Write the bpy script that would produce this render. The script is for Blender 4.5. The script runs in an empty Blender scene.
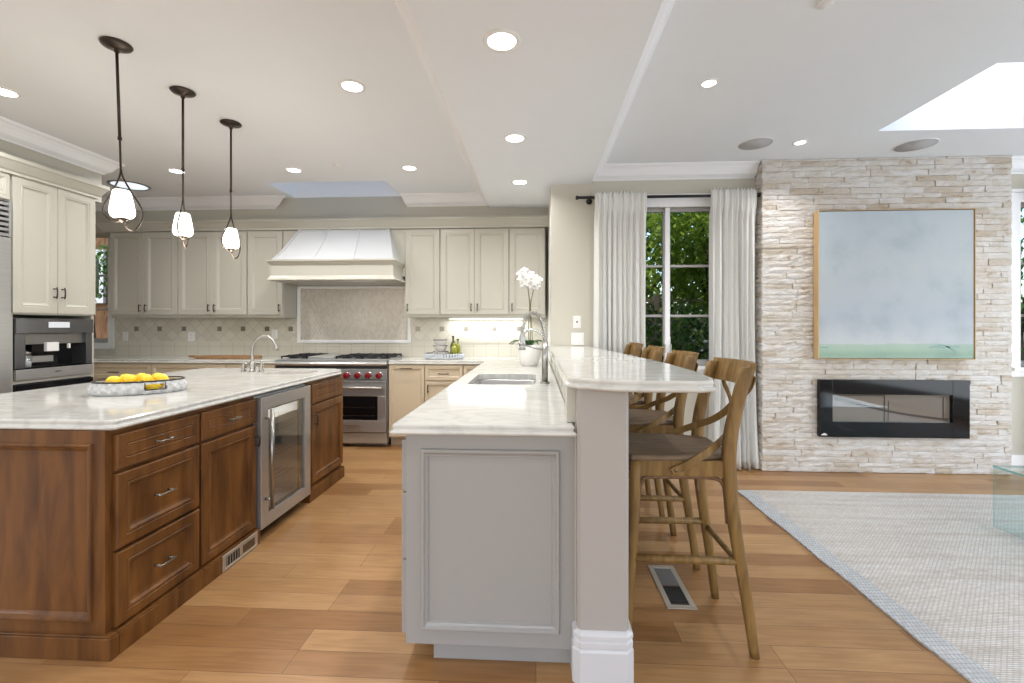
import bpy, bmesh, math, random
from mathutils import Vector, Matrix
PI = math.pi
R = math.radians
SC = bpy.context.scene
COL = SC.collection
random.seed(7)

# ------------------------------------------------------------------ camera
cam_d = bpy.data.cameras.new('camera'); cam = bpy.data.objects.new('camera', cam_d); COL.objects.link(cam)
cam_d.sensor_width = 36; cam_d.lens = 36*455/1024; cam_d.shift_y = -15.5/1024; cam_d.clip_start = .05
cam.location = (0, 0, 1.30); cam.rotation_euler = (R(90), 0, R(3.02)); SC.camera = cam
# ------------------------------------------------------------------ world, daylight, exposure
W = bpy.data.worlds.new('sky'); SC.world = W; W.use_nodes = True
wn = W.node_tree.nodes; wl = W.node_tree.links
bg = wn['Background']; sky = wn.new('ShaderNodeTexSky'); sky.sky_type = 'NISHITA'
sky.sun_disc = False; sky.sun_elevation = R(48); sky.sun_rotation = R(200); sky.altitude = 100; sky.air_density = 1; sky.dust_density = 2.5
wl.new(sky.outputs[0], bg.inputs[0]); bg.inputs[1].default_value = .62
SC.view_settings.view_transform = 'Standard'; SC.view_settings.look = 'None'
SC.view_settings.exposure = -.64; SC.view_settings.gamma = 1; SC.view_settings.use_curve_mapping = False
SC.cycles.use_denoising = True
SC.cycles.max_bounces = 8; SC.cycles.diffuse_bounces = 5; SC.cycles.glossy_bounces = 4; SC.cycles.transparent_max_bounces = 10
SC.cycles.transmission_bounces = 6; SC.cycles.caustics_reflective = False; SC.cycles.caustics_refractive = False
SC.cycles.sample_clamp_indirect = 6

def area(name, loc, rot, sx, sy, power, col, spread=PI):
    d = bpy.data.lights.new(name, 'AREA'); d.shape = 'RECTANGLE'; d.size = sx; d.size_y = sy; d.energy = power; d.color = col; d.spread = spread
    o = bpy.data.objects.new(name, d); COL.objects.link(o); o.location = loc; o.rotation_euler = rot
    return o
# added area lights at unseen rear, right and left openings, standing in for daylight
area('daylight_rear', (0.2, -2.93, 1.35), (R(90), 0, 0), 8.4, 2.3, 74, (.84, .92, 1))
area('daylight_right', (5.93, 1.0, 1.4), (R(90), 0, R(90)), 5.0, 2.2, 215, (.84, .92, 1))
area('daylight_left', (-6.13, -.9, 1.5), (R(90), 0, R(-90)), 3.2, 1.8, 85, (.84, .92, 1))

# ------------------------------------------------------------------ materials
def nm(name):
    m = bpy.data.materials.new(name); m.use_nodes = True
    return m, m.node_tree.nodes, m.node_tree.links, m.node_tree.nodes['Principled BSDF']
def mat(name, col, rough=.5, metal=0, spec=.5, noise=0, nscale=6, bump=0, bscale=80, coat=0, trans=0, sheen=0):
    m, n, l, b = nm(name)
    b.inputs['Base Color'].default_value = (*col, 1); b.inputs['Roughness'].default_value = rough
    b.inputs['Metallic'].default_value = metal; b.inputs['Specular IOR Level'].default_value = spec
    b.inputs['Coat Weight'].default_value = coat; b.inputs['Transmission Weight'].default_value = trans
    tc = n.new('ShaderNodeTexCoord')
    nz = n.new('ShaderNodeTexNoise'); nz.inputs['Scale'].default_value = nscale; nz.inputs['Detail'].default_value = 4
    l.new(tc.outputs['Object'], nz.inputs[0])
    mx = n.new('ShaderNodeMix'); mx.data_type = 'RGBA'
    k = max(noise, .012)
    mx.inputs[6].default_value = (*[c*(1-k) for c in col], 1); mx.inputs[7].default_value = (*[min(1, c*(1+k)) for c in col], 1)
    l.new(nz.outputs[0], mx.inputs[0]); l.new(mx.outputs[2], b.inputs['Base Color'])
    if bump:
        nb = n.new('ShaderNodeTexNoise'); nb.inputs['Scale'].default_value = bscale; l.new(tc.outputs['Object'], nb.inputs[0])
        bp = n.new('ShaderNodeBump'); bp.inputs['Strength'].default_value = bump; bp.inputs['Distance'].default_value = .01
        l.new(nb.outputs[0], bp.inputs['Height']); l.new(bp.outputs[0], b.inputs['Normal'])
    return m
def emis(name, col, s):
    m, n, l, b = nm(name)
    b.inputs['Base Color'].default_value = (*col, 1); b.inputs['Emission Color'].default_value = (*col, 1); b.inputs['Emission Strength'].default_value = s
    return m
def ramp(n, pts):
    r = n.new('ShaderNodeValToRGB'); e = r.color_ramp.elements
    while len(e) < len(pts): e.new(.5)
    for i, (p, c) in enumerate(pts): e[i].position = p; e[i].color = (*c, 1)
    return r
def wood(name, c0, c1, scale=(1, 8, 8), rough=.45, axis_noise=3.0, coat=0, bump=.08):
    m, n, l, b = nm(name)
    tc = n.new('ShaderNodeTexCoord'); mp = n.new('ShaderNodeMapping'); mp.inputs['Scale'].default_value = scale
    l.new(tc.outputs['Object'], mp.inputs[0])
    nz = n.new('ShaderNodeTexNoise'); nz.inputs['Scale'].default_value = axis_noise; nz.inputs['Detail'].default_value = 8; nz.inputs['Distortion'].default_value = .6
    l.new(mp.outputs[0], nz.inputs[0])
    r = ramp(n, [(.3, c0), (.7, c1)]); l.new(nz.outputs[0], r.inputs[0]); l.new(r.outputs[0], b.inputs['Base Color'])
    bp = n.new('ShaderNodeBump'); bp.inputs['Strength'].default_value = bump; bp.inputs['Distance'].default_value = .004
    l.new(nz.outputs[0], bp.inputs['Height']); l.new(bp.outputs[0], b.inputs['Normal'])
    b.inputs['Roughness'].default_value = rough; b.inputs['Coat Weight'].default_value = coat; b.inputs['Specular IOR Level'].default_value = .35
    return m

M = {}
M['ceil'] = mat('ceiling_paint', (.84, .88, .92), .8, noise=.01)
M['sash'] = mat('grey_sash_paint', (.42, .41, .41), .45)
M['wall'] = mat('wall_paint', (.56, .535, .46), .7, noise=.015)
M['trim'] = mat('white_trim', (.88, .89, .91), .4)
M['cream'] = mat('cream_cabinet_paint', (.50, .485, .425), .38, noise=.02, nscale=2)
M['creamb'] = mat('tan_base_cabinet_paint', (.62, .52, .375), .4, noise=.03, nscale=2)
M['pen'] = mat('pale_grey_cabinet_paint', (.32, .312, .302), .38, noise=.015, nscale=2)
M['pillar'] = mat('pillar_paint', (.38, .352, .33), .45)
M['hoodw'] = mat('hood_white', (.56, .57, .58), .45)
M['walnut'] = wood('stained_maple', (.072, .025, .005), (.19, .076, .017), (5, 5, .9), .42, 3, .15, .03)
M['oakst'] = wood('stool_oak', (.13, .073, .021), (.27, .158, .050), (6, 6, .8), .5, 6)
M['oakseat'] = wood('stool_seat_wood', (.13, .088, .055), (.24, .17, .11), (2, 12, 12), .5, 4)
M['oakbr'] = wood('bent_brace_wood', (.13, .07, .035), (.2, .11, .06), (6, 6, 6), .5, 6)
M['frameoak'] = wood('frame_oak', (.55, .36, .17), (.66, .46, .24), (6, 6, 1), .5, 5)
M['bronze'] = mat('dark_bronze', (.06, .048, .04), .35, .8)
M['pewter'] = mat('pewter', (.20, .17, .14), .3, .9)
M['black'] = mat('black_metal', (.016, .015, .015), .45, .3)
M['iron'] = mat('cast_iron', (.02, .02, .022), .6, .2, bump=.1)
M['blackgl'] = mat('black_glass', (.006, .006, .007), .07, 0, .35)
M['darkin'] = mat('dark_interior', (.012, .012, .012), .6)
M['chrome'] = mat('chrome', (.75, .75, .75), .12, 1)
M['steelb'] = mat('brushed_nickel', (.40, .39, .37), .28, 1)
M['red'] = mat('red_knob', (.20, .003, .008), .3, 0, .4, coat=.3)
M['plastic'] = mat('white_plastic', (.83, .83, .82), .35)
M['ceram'] = mat('white_ceramic', (.82, .81, .78), .2, coat=.3)
M['stripe'] = mat('dark_glaze', (.13, .12, .12), .3)
M['lemon'] = mat('lemon_skin', (.86, .60, .03), .4, noise=.08, nscale=20, bump=.25, bscale=160)
M['leafd'] = mat('orchid_leaf', (.05, .14, .035), .35, noise=.3)
M['petal'] = mat('orchid_petal', (.88, .87, .85), .5)
M['stem'] = mat('orchid_stem', (.13, .12, .05), .5)
M['oilgreen'] = mat('green_bottle_glass', (.26, .27, .02), .12, 0, .6, noise=.3, nscale=30)
M['oildark'] = mat('dark_bottle', (.09, .095, .012), .15)
M['curtain'] = mat('white_linen', (.90, .90, .88), .9, bump=.15, bscale=400, noise=.02)
M['ventpl'] = mat('vent_steel', (.50, .46, .40), .4, .6)
M['speaker'] = mat('speaker_cloth', (.50, .50, .51), .9, bump=.3, bscale=900)
M['walln'] = mat('off_white_plaster', (.78, .78, .76), .8)
M['grass'] = mat('garden_soil', (.09, .075, .05), .9, noise=.4)
M['bark'] = mat('tree_bark', (.10, .065, .045), .9, noise=.4, bump=.5, bscale=20)
M['fence'] = mat('lattice_wood', (.30, .24, .17), .8, noise=.2)
M['shingle'] = wood('brown_shingle', (.14, .065, .03), (.25, .13, .06), (3, 3, 1), .8, 5)
M['board'] = wood('acacia_board', (.23, .115, .045), (.40, .23, .10), (2, 10, 10), .45, 4)
M['light'] = emis('lamp_glow', (1, .96, .90), 14)
M['lightcool'] = emis('daylight_tube_glow', (.80, .90, 1), 1.5)
M['shade'] = emis('opal_glass_lit', (1, .95, .87), 5.5)
M['lcd'] = emis('lit_display', (.62, .66, .70), .35)

def translucent_linen():
    m = M['curtain']; n = m.node_tree.nodes; l = m.node_tree.links; b = n['Principled BSDF']; out = n['Material Output']
    tr = n.new('ShaderNodeBsdfTranslucent'); tr.inputs[0].default_value = (.92, .92, .90, 1)
    mx = n.new('ShaderNodeMixShader'); mx.inputs[0].default_value = .3
    l.new(b.outputs[0], mx.inputs[1]); l.new(tr.outputs[0], mx.inputs[2]); l.new(mx.outputs[0], out.inputs[0])
translucent_linen()

def floor_mat():
    m, n, l, b = nm('oak_plank_floor')
    tc = n.new('ShaderNodeTexCoord')
    br = n.new('ShaderNodeTexBrick'); br.offset = .37; br.offset_frequency = 3; br.squash = 1
    br.inputs['Scale'].default_value = 1; br.inputs['Brick Width'].default_value = .95; br.inputs['Row Height'].default_value = .127
    br.inputs['Mortar Size'].default_value = .0012; br.inputs['Mortar Smooth'].default_value = .1; br.inputs['Bias'].default_value = -.1
    br.inputs['Color1'].default_value = (0, 0, 0, 1); br.inputs['Color2'].default_value = (1, 1, 1, 1); br.inputs['Mortar'].default_value = (.3, .3, .3, 1)
    l.new(tc.outputs['Object'], br.inputs[0])
    pc = ramp(n, [(0, (.30, .150, .056)), (.35, (.41, .232, .10)), (.7, (.46, .272, .122)), (1, (.39, .215, .088))])
    l.new(br.outputs['Color'], pc.inputs[0])
    mp = n.new('ShaderNodeMapping'); mp.inputs['Scale'].default_value = (1.3, 16, 1); l.new(tc.outputs['Object'], mp.inputs[0])
    nz = n.new('ShaderNodeTexNoise'); nz.inputs['Scale'].default_value = 3; nz.inputs['Detail'].default_value = 9; nz.inputs['Distortion'].default_value = .8
    l.new(mp.outputs[0], nz.inputs[0])
    gr = ramp(n, [(.3, (.80, .75, .70)), (.62, (1.0, 1.0, 1.0))]); l.new(nz.outputs[0], gr.inputs[0])
    n2 = n.new('ShaderNodeTexNoise'); n2.inputs['Scale'].default_value = 1.6; n2.inputs['Detail'].default_value = 3; l.new(tc.outputs['Object'], n2.inputs[0])
    g2 = ramp(n, [(.3, (.85, .83, .80)), (.7, (1.08, 1.06, 1.04))]); l.new(n2.outputs[0], g2.inputs[0])
    a = n.new('ShaderNodeMix'); a.data_type = 'RGBA'; a.blend_type = 'MULTIPLY'; a.inputs[0].default_value = 1
    l.new(pc.outputs[0], a.inputs[6]); l.new(gr.outputs[0], a.inputs[7])
    c = n.new('ShaderNodeMix'); c.data_type = 'RGBA'; c.blend_type = 'MULTIPLY'; c.inputs[0].default_value = 1
    l.new(a.outputs[2], c.inputs[6]); l.new(g2.outputs[0], c.inputs[7])
    d = n.new('ShaderNodeMix'); d.data_type = 'RGBA'; l.new(br.outputs['Fac'], d.inputs[0]); l.new(c.outputs[2], d.inputs[6]); d.inputs[7].default_value = (.14, .065, .03, 1)
    l.new(d.outputs[2], b.inputs['Base Color'])
    b.inputs['Roughness'].default_value = .30; b.inputs['Specular IOR Level'].default_value = .45
    bp = n.new('ShaderNodeBump'); bp.inputs['Strength'].default_value = .25; bp.inputs['Distance'].default_value = .002; bp.invert = True
    l.new(br.outputs['Fac'], bp.inputs['Height']); l.new(bp.outputs[0], b.inputs['Normal'])
    return m
M['floor'] = floor_mat()

def quartz_mat():
    m, n, l, b = nm('veined_quartzite')
    tc = n.new('ShaderNodeTexCoord'); mp = n.new('ShaderNodeMapping'); mp.inputs['Rotation'].default_value = (0, 0, .5); mp.inputs['Scale'].default_value = (1, 2.2, 1)
    l.new(tc.outputs['Object'], mp.inputs[0])
    nz = n.new('ShaderNodeTexNoise'); nz.inputs['Scale'].default_value = 2.4; nz.inputs['Detail'].default_value = 9; nz.inputs['Distortion'].default_value = 1.6
    l.new(mp.outputs[0], nz.inputs[0])
    r = ramp(n, [(0, (.68, .675, .64)), (.42, (.66, .655, .625)), (.495, (.575, .57, .545)), (.56, (.66, .655, .625)), (1, (.72, .715, .69))])
    l.new(nz.outputs[0], r.inputs[0]); l.new(r.outputs[0], b.inputs['Base Color']); b.inputs['Roughness'].default_value = .09
    b.inputs['Specular IOR Level'].default_value = .55
    return m
M['quartz'] = quartz_mat()

def steel_mat(name, axis='z', base=(.56, .56, .56), rough=.28):
    m, n, l, b = nm(name)
    tc = n.new('ShaderNodeTexCoord'); mp = n.new('ShaderNodeMapping')
    mp.inputs['Scale'].default_value = (2, 2, 220) if axis == 'h' else (160, 160, 2)
    l.new(tc.outputs['Object'], mp.inputs[0])
    nz = n.new('ShaderNodeTexNoise'); nz.inputs['Scale'].default_value = 2; nz.inputs['Detail'].default_value = 3; l.new(mp.outputs[0], nz.inputs[0])
    r = ramp(n, [(.3, tuple(c*.9 for c in base)), (.7, tuple(c*1.08 for c in base))]); l.new(nz.outputs[0], r.inputs[0]); l.new(r.outputs[0], b.inputs['Base Color'])
    b.inputs['Metallic'].default_value = .72; b.inputs['Roughness'].default_value = rough
    return m
M['steel'] = steel_mat('brushed_steel', 'h', (.50, .50, .50))

def glass_mat(name, col=(1, 1, 1), gl=.10, rough=0.0):
    m, n, l, b = nm(name)
    out = n['Material Output']
    t = n.new('ShaderNodeBsdfTransparent'); t.inputs[0].default_value = (*col, 1)
    g = n.new('ShaderNodeBsdfGlossy'); g.inputs['Roughness'].default_value = rough; g.inputs[0].default_value = (1, 1, 1, 1)
    lw = n.new('ShaderNodeLayerWeight'); lw.inputs[0].default_value = .5; fr = n.new('ShaderNodeMath'); fr.operation = 'POWER'; fr.inputs[1].default_value = 4; l.new(lw.outputs['Facing'], fr.inputs[0])
    ma = n.new('ShaderNodeMath'); ma.operation = 'ADD'; ma.inputs[1].default_value = gl; ma.use_clamp = True; l.new(fr.outputs[0], ma.inputs[0])
    mx = n.new('ShaderNodeMixShader'); l.new(ma.outputs[0], mx.inputs[0]); l.new(t.outputs[0], mx.inputs[1]); l.new(g.outputs[0], mx.inputs[2]); l.new(mx.outputs[0], out.inputs[0])
    return m
M['glass'] = glass_mat('window_glass', (.95, .98, .97), .0)
M['glasscool'] = glass_mat('cooler_glass', (.80, .82, .82), .12)
M['glasst'] = glass_mat('table_glass', (.90, .965, .965), .05)
M['glassedge'] = mat('glass_edge_teal', (.25, .50, .50), .1, trans=.4)
M['glassjar'] = glass_mat('jar_glass', (.80, .84, .86), .18)

def brickm(name, c1, c2, mort, w, h, rot=0, ms=.003, rough=.35, off=0, plane='xz', bump=.3, bias=0):
    m, n, l, b = nm(name)
    tc = n.new('ShaderNodeTexCoord'); sp = n.new('ShaderNodeSeparateXYZ'); cb = n.new('ShaderNodeCombineXYZ')
    l.new(tc.outputs['Object'], sp.inputs[0])
    l.new(sp.outputs['X'], cb.inputs[0]); l.new(sp.outputs['Z' if plane == 'xz' else 'Y'], cb.inputs[1])
    mp = n.new('ShaderNodeMapping'); mp.inputs['Rotation'].default_value = (0, 0, rot); l.new(cb.outputs[0], mp.inputs[0])
    br = n.new('ShaderNodeTexBrick'); br.offset = off; br.inputs['Scale'].default_value = 1
    br.inputs['Brick Width'].default_value = w; br.inputs['Row Height'].default_value = h; br.inputs['Mortar Size'].default_value = ms; br.inputs['Mortar Smooth'].default_value = .2
    br.inputs['Color1'].default_value = (*c1, 1); br.inputs['Color2'].default_value = (*c2, 1); br.inputs['Mortar'].default_value = (*mort, 1); br.inputs['Bias'].default_value = bias
    l.new(mp.outputs[0], br.inputs[0]); l.new(br.outputs['Color'], b.inputs['Base Color']); b.inputs['Roughness'].default_value = rough
    bp = n.new('ShaderNodeBump'); bp.invert = True; bp.inputs['Strength'].default_value = bump; bp.inputs['Distance'].default_value = .003
    l.new(br.outputs['Fac'], bp.inputs['Height']); l.new(bp.outputs[0], b.inputs['Normal'])
    return m
M['tilesq'] = brickm('square_tile', (.66, .63, .54), (.69, .66, .57), (.50, .47, .40), .15, .15, ms=.0025)
M['tiledi'] = brickm('diamond_tile', (.60, .57, .49), (.68, .65, .56), (.46, .43, .37), .105, .105, rot=PI/4, ms=.0022)
M['tileacc'] = mat('pewter_tile', (.26, .24, .20), .3, .4)
M['chair_rail'] = mat('tile_rail', (.67, .64, .56), .35)

def mosaic_mat():
    m, n, l, b = nm('arabesque_mosaic')
    tc = n.new('ShaderNodeTexCoord'); sp = n.new('ShaderNodeSeparateXYZ'); cb = n.new('ShaderNodeCombineXYZ'); l.new(tc.outputs['Object'], sp.inputs[0])
    l.new(sp.outputs['X'], cb.inputs[0]); l.new(sp.outputs['Z'], cb.inputs[1])
    mp = n.new('ShaderNodeMapping'); mp.inputs['Scale'].default_value = (1, .62, 1); l.new(cb.outputs[0], mp.inputs[0])
    mp2 = n.new('ShaderNodeMapping'); mp2.inputs['Rotation'].default_value = (0, 0, PI/4); l.new(mp.outputs[0], mp2.inputs[0])
    br = n.new('ShaderNodeTexBrick'); br.offset = 0; br.inputs['Scale'].default_value = 1; br.inputs['Brick Width'].default_value = .028; br.inputs['Row Height'].default_value = .028
    br.inputs['Mortar Size'].default_value = .0022; br.inputs['Mortar Smooth'].default_value = .6
    br.inputs['Color1'].default_value = (.50, .45, .385, 1); br.inputs['Color2'].default_value = (.60, .56, .50, 1); br.inputs['Mortar'].default_value = (.62, .60, .56, 1)
    l.new(mp2.outputs[0], br.inputs[0]); l.new(br.outputs['Color'], b.inputs['Base Color']); b.inputs['Roughness'].default_value = .22
    bp = n.new('ShaderNodeBump'); bp.invert = True; bp.inputs['Strength'].default_value = .5; bp.inputs['Distance'].default_value = .003
    l.new(br.outputs['Fac'], bp.inputs['Height']); l.new(bp.outputs[0], b.inputs['Normal'])
    return m
M['mosaic'] = mosaic_mat()

def stone_mat():
    m, n, l, b = nm('split_face_travertine')
    tc = n.new('ShaderNodeTexCoord'); at = n.new('ShaderNodeAttribute'); at.attribute_name = 'tone'
    nz = n.new('ShaderNodeTexNoise'); nz.inputs['Scale'].default_value = 9; nz.inputs['Detail'].default_value = 8; nz.inputs['Roughness'].default_value = .65
    mp = n.new('ShaderNodeMapping'); mp.inputs['Scale'].default_value = (1, 1, 2.5); l.new(tc.outputs['Object'], mp.inputs[0]); l.new(mp.outputs[0], nz.inputs[0])
    r = ramp(n, [(.31, (.40, .31, .22)), (.38, (.60, .555, .50)), (.55, (.66, .64, .62)), (.8, (.72, .71, .71))])
    l.new(nz.outputs[0], r.inputs[0])
    mx = n.new('ShaderNodeMix'); mx.data_type = 'RGBA'; mx.blend_type = 'MULTIPLY'; mx.inputs[0].default_value = 1
    r2 = ramp(n, [(0, (.80, .72, .62)), (.25, (.95, .92, .88)), (1, (1, 1, 1))]); l.new(at.outputs['Fac'], r2.inputs[0])
    l.new(r.outputs[0], mx.inputs[6]); l.new(r2.outputs[0], mx.inputs[7]); l.new(mx.outputs[2], b.inputs['Base Color'])
    b.inputs['Roughness'].default_value = .85
    n2 = n.new('ShaderNodeTexNoise'); n2.inputs['Scale'].default_value = 34; n2.inputs['Detail'].default_value = 6; l.new(mp.outputs[0], n2.inputs[0])
    bp = n.new('ShaderNodeBump'); bp.inputs['Strength'].default_value = .8; bp.inputs['Distance'].default_value = .012
    l.new(n2.outputs[0], bp.inputs['Height']); l.new(bp.outputs[0], b.inputs['Normal'])
    return m
M['stone'] = stone_mat()

def rug_mat():
    m, n, l, b = nm('woven_wool_rug')
    tc = n.new('ShaderNodeTexCoord')
    br = n.new('ShaderNodeTexBrick'); br.offset = .5; br.inputs['Scale'].default_value = 1; br.inputs['Brick Width'].default_value = .022; br.inputs['Row Height'].default_value = .011
    br.inputs['Mortar Size'].default_value = .0018; br.inputs['Mortar Smooth'].default_value = .8; br.inputs['Color1'].default_value = (0, 0, 0, 1); br.inputs['Color2'].default_value = (1, 1, 1, 1); br.inputs['Mortar'].default_value = (.2, .2, .2, 1)
    l.new(tc.outputs['Object'], br.inputs[0])
    mp = n.new('ShaderNodeMapping'); mp.inputs['Scale'].default_value = (.6, 7, 1); l.new(tc.outputs['Object'], mp.inputs[0])
    nz = n.new('ShaderNodeTexNoise'); nz.inputs['Scale'].default_value = 2.5; nz.inputs['Detail'].default_value = 6; l.new(mp.outputs[0], nz.inputs[0])
    r = ramp(n, [(.3, (.60, .53, .47)), (.5, (.71, .67, .62)), (.7, (.78, .76, .73))]); l.new(nz.outputs[0], r.inputs[0])
    r2 = ramp(n, [(0, (.86, .85, .85)), (1, (1.04, 1.03, 1.02))]); l.new(br.outputs['Color'], r2.inputs[0])
    mx = n.new('ShaderNodeMix'); mx.data_type = 'RGBA'; mx.blend_type = 'MULTIPLY'; mx.inputs[0].default_value = 1; l.new(r.outputs[0], mx.inputs[6]); l.new(r2.outputs[0], mx.inputs[7])
    d = n.new('ShaderNodeMix'); d.data_type = 'RGBA'; l.new(br.outputs['Fac'], d.inputs[0]); l.new(mx.outputs[2], d.inputs[6]); d.inputs[7].default_value = (.50, .47, .44, 1)
    l.new(d.outputs[2], b.inputs['Base Color']); b.inputs['Roughness'].default_value = .95
    bp = n.new('ShaderNodeBump'); bp.invert = True; bp.inputs['Strength'].default_value = .9; bp.inputs['Distance'].default_value = .006
    l.new(br.outputs['Fac'], bp.inputs['Height']); l.new(bp.outputs[0], b.inputs['Normal'])
    return m
M['rug'] = rug_mat()
M['rugedge'] = brickm('rug_border_weave', (.52, .53, .54), (.63, .64, .645), (.38, .40, .42), .016, .024, ms=.002, rough=.95, off=.5, plane='xy', bump=.9)

def canvas_mat():          # local x 0..1.32, z 0..1.31
    m, n, l, b = nm('pale_landscape_canvas')
    tc = n.new('ShaderNodeTexCoord'); sp = n.new('ShaderNodeSeparateXYZ'); l.new(tc.outputs['Object'], sp.inputs[0])
    nz = n.new('ShaderNodeTexNoise'); nz.inputs['Scale'].default_value = 3; nz.inputs['Detail'].default_value = 8; nz.inputs['Roughness'].default_value = .7
    mp = n.new('ShaderNodeMapping'); mp.inputs['Scale'].default_value = (2.5, 1, 1); l.new(tc.outputs['Object'], mp.inputs[0]); l.new(mp.outputs[0], nz.inputs[0])
    ad = n.new('ShaderNodeMath'); ad.operation = 'MULTIPLY_ADD'; ad.inputs[1].default_value = .05; l.new(nz.outputs[0], ad.inputs[0]); l.new(sp.outputs['Z'], ad.inputs[2])
    r = ramp(n, [(0, (.30, .40, .33)), (.055, (.24, .36, .28)), (.085, (.32, .43, .34)), (.118, (.36, .45, .39)), (.125, (.47, .50, .52)), (.3, (.37, .41, .46)), (.6, (.385, .43, .455)), (1, (.385, .44, .48))])
    dv = n.new('ShaderNodeMath'); dv.operation = 'DIVIDE'; dv.inputs[1].default_value = 1.31; l.new(ad.outputs[0], dv.inputs[0]); l.new(dv.outputs[0], r.inputs[0])
    r2 = ramp(n, [(.30, (.84, .87, .88)), (.5, (1, 1, 1)), (.72, (1.06, 1.04, 1.01))]); n2 = n.new('ShaderNodeTexNoise'); n2.inputs['Scale'].default_value = 4.5; n2.inputs['Detail'].default_value = 7; l.new(tc.outputs['Object'], n2.inputs[0]); l.new(n2.outputs[0], r2.inputs[0])
    mx = n.new('ShaderNodeMix'); mx.data_type = 'RGBA'; mx.blend_type = 'MULTIPLY'; mx.inputs[0].default_value = 1; l.new(r.outputs[0], mx.inputs[6]); l.new(r2.outputs[0], mx.inputs[7])
    l.new(mx.outputs[2], b.inputs['Base Color']); b.inputs['Roughness'].default_value = .6
    return m
M['canvas'] = canvas_mat()
M['brush'] = mat('dark_green_paint', (.20, .34, .32), .6)
M['fabwall'] = mat('taupe_panel', (.36, .30, .245), .5)  # taupe colour stands in for the reflection in the fireplace glass
M['log'] = mat('dark_log', (.05, .045, .04), .7)
def leaf_mat(name, c0, c1):
    m, n, l, b = nm(name)
    tc = n.new('ShaderNodeTexCoord'); nz = n.new('ShaderNodeTexNoise'); nz.inputs['Scale'].default_value = 3.5; l.new(tc.outputs['Object'], nz.inputs[0])
    r = ramp(n, [(.3, c0), (.7, c1)]); l.new(nz.outputs[0], r.inputs[0]); l.new(r.outputs[0], b.inputs['Base Color']); b.inputs['Roughness'].default_value = .4
    tr = n.new('ShaderNodeBsdfTranslucent'); l.new(r.outputs[0], tr.inputs[0]); mx = n.new('ShaderNodeMixShader'); mx.inputs[0].default_value = .35
    l.new(b.outputs[0], mx.inputs[1]); l.new(tr.outputs[0], mx.inputs[2]); l.new(mx.outputs[0], n['Material Output'].inputs[0])
    return m
M['leafa'] = leaf_mat('garden_leaves', (.03, .10, .02), (.20, .36, .07))
M['leafb'] = leaf_mat('yellow_green_leaves', (.09, .22, .03), (.46, .56, .10))

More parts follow.
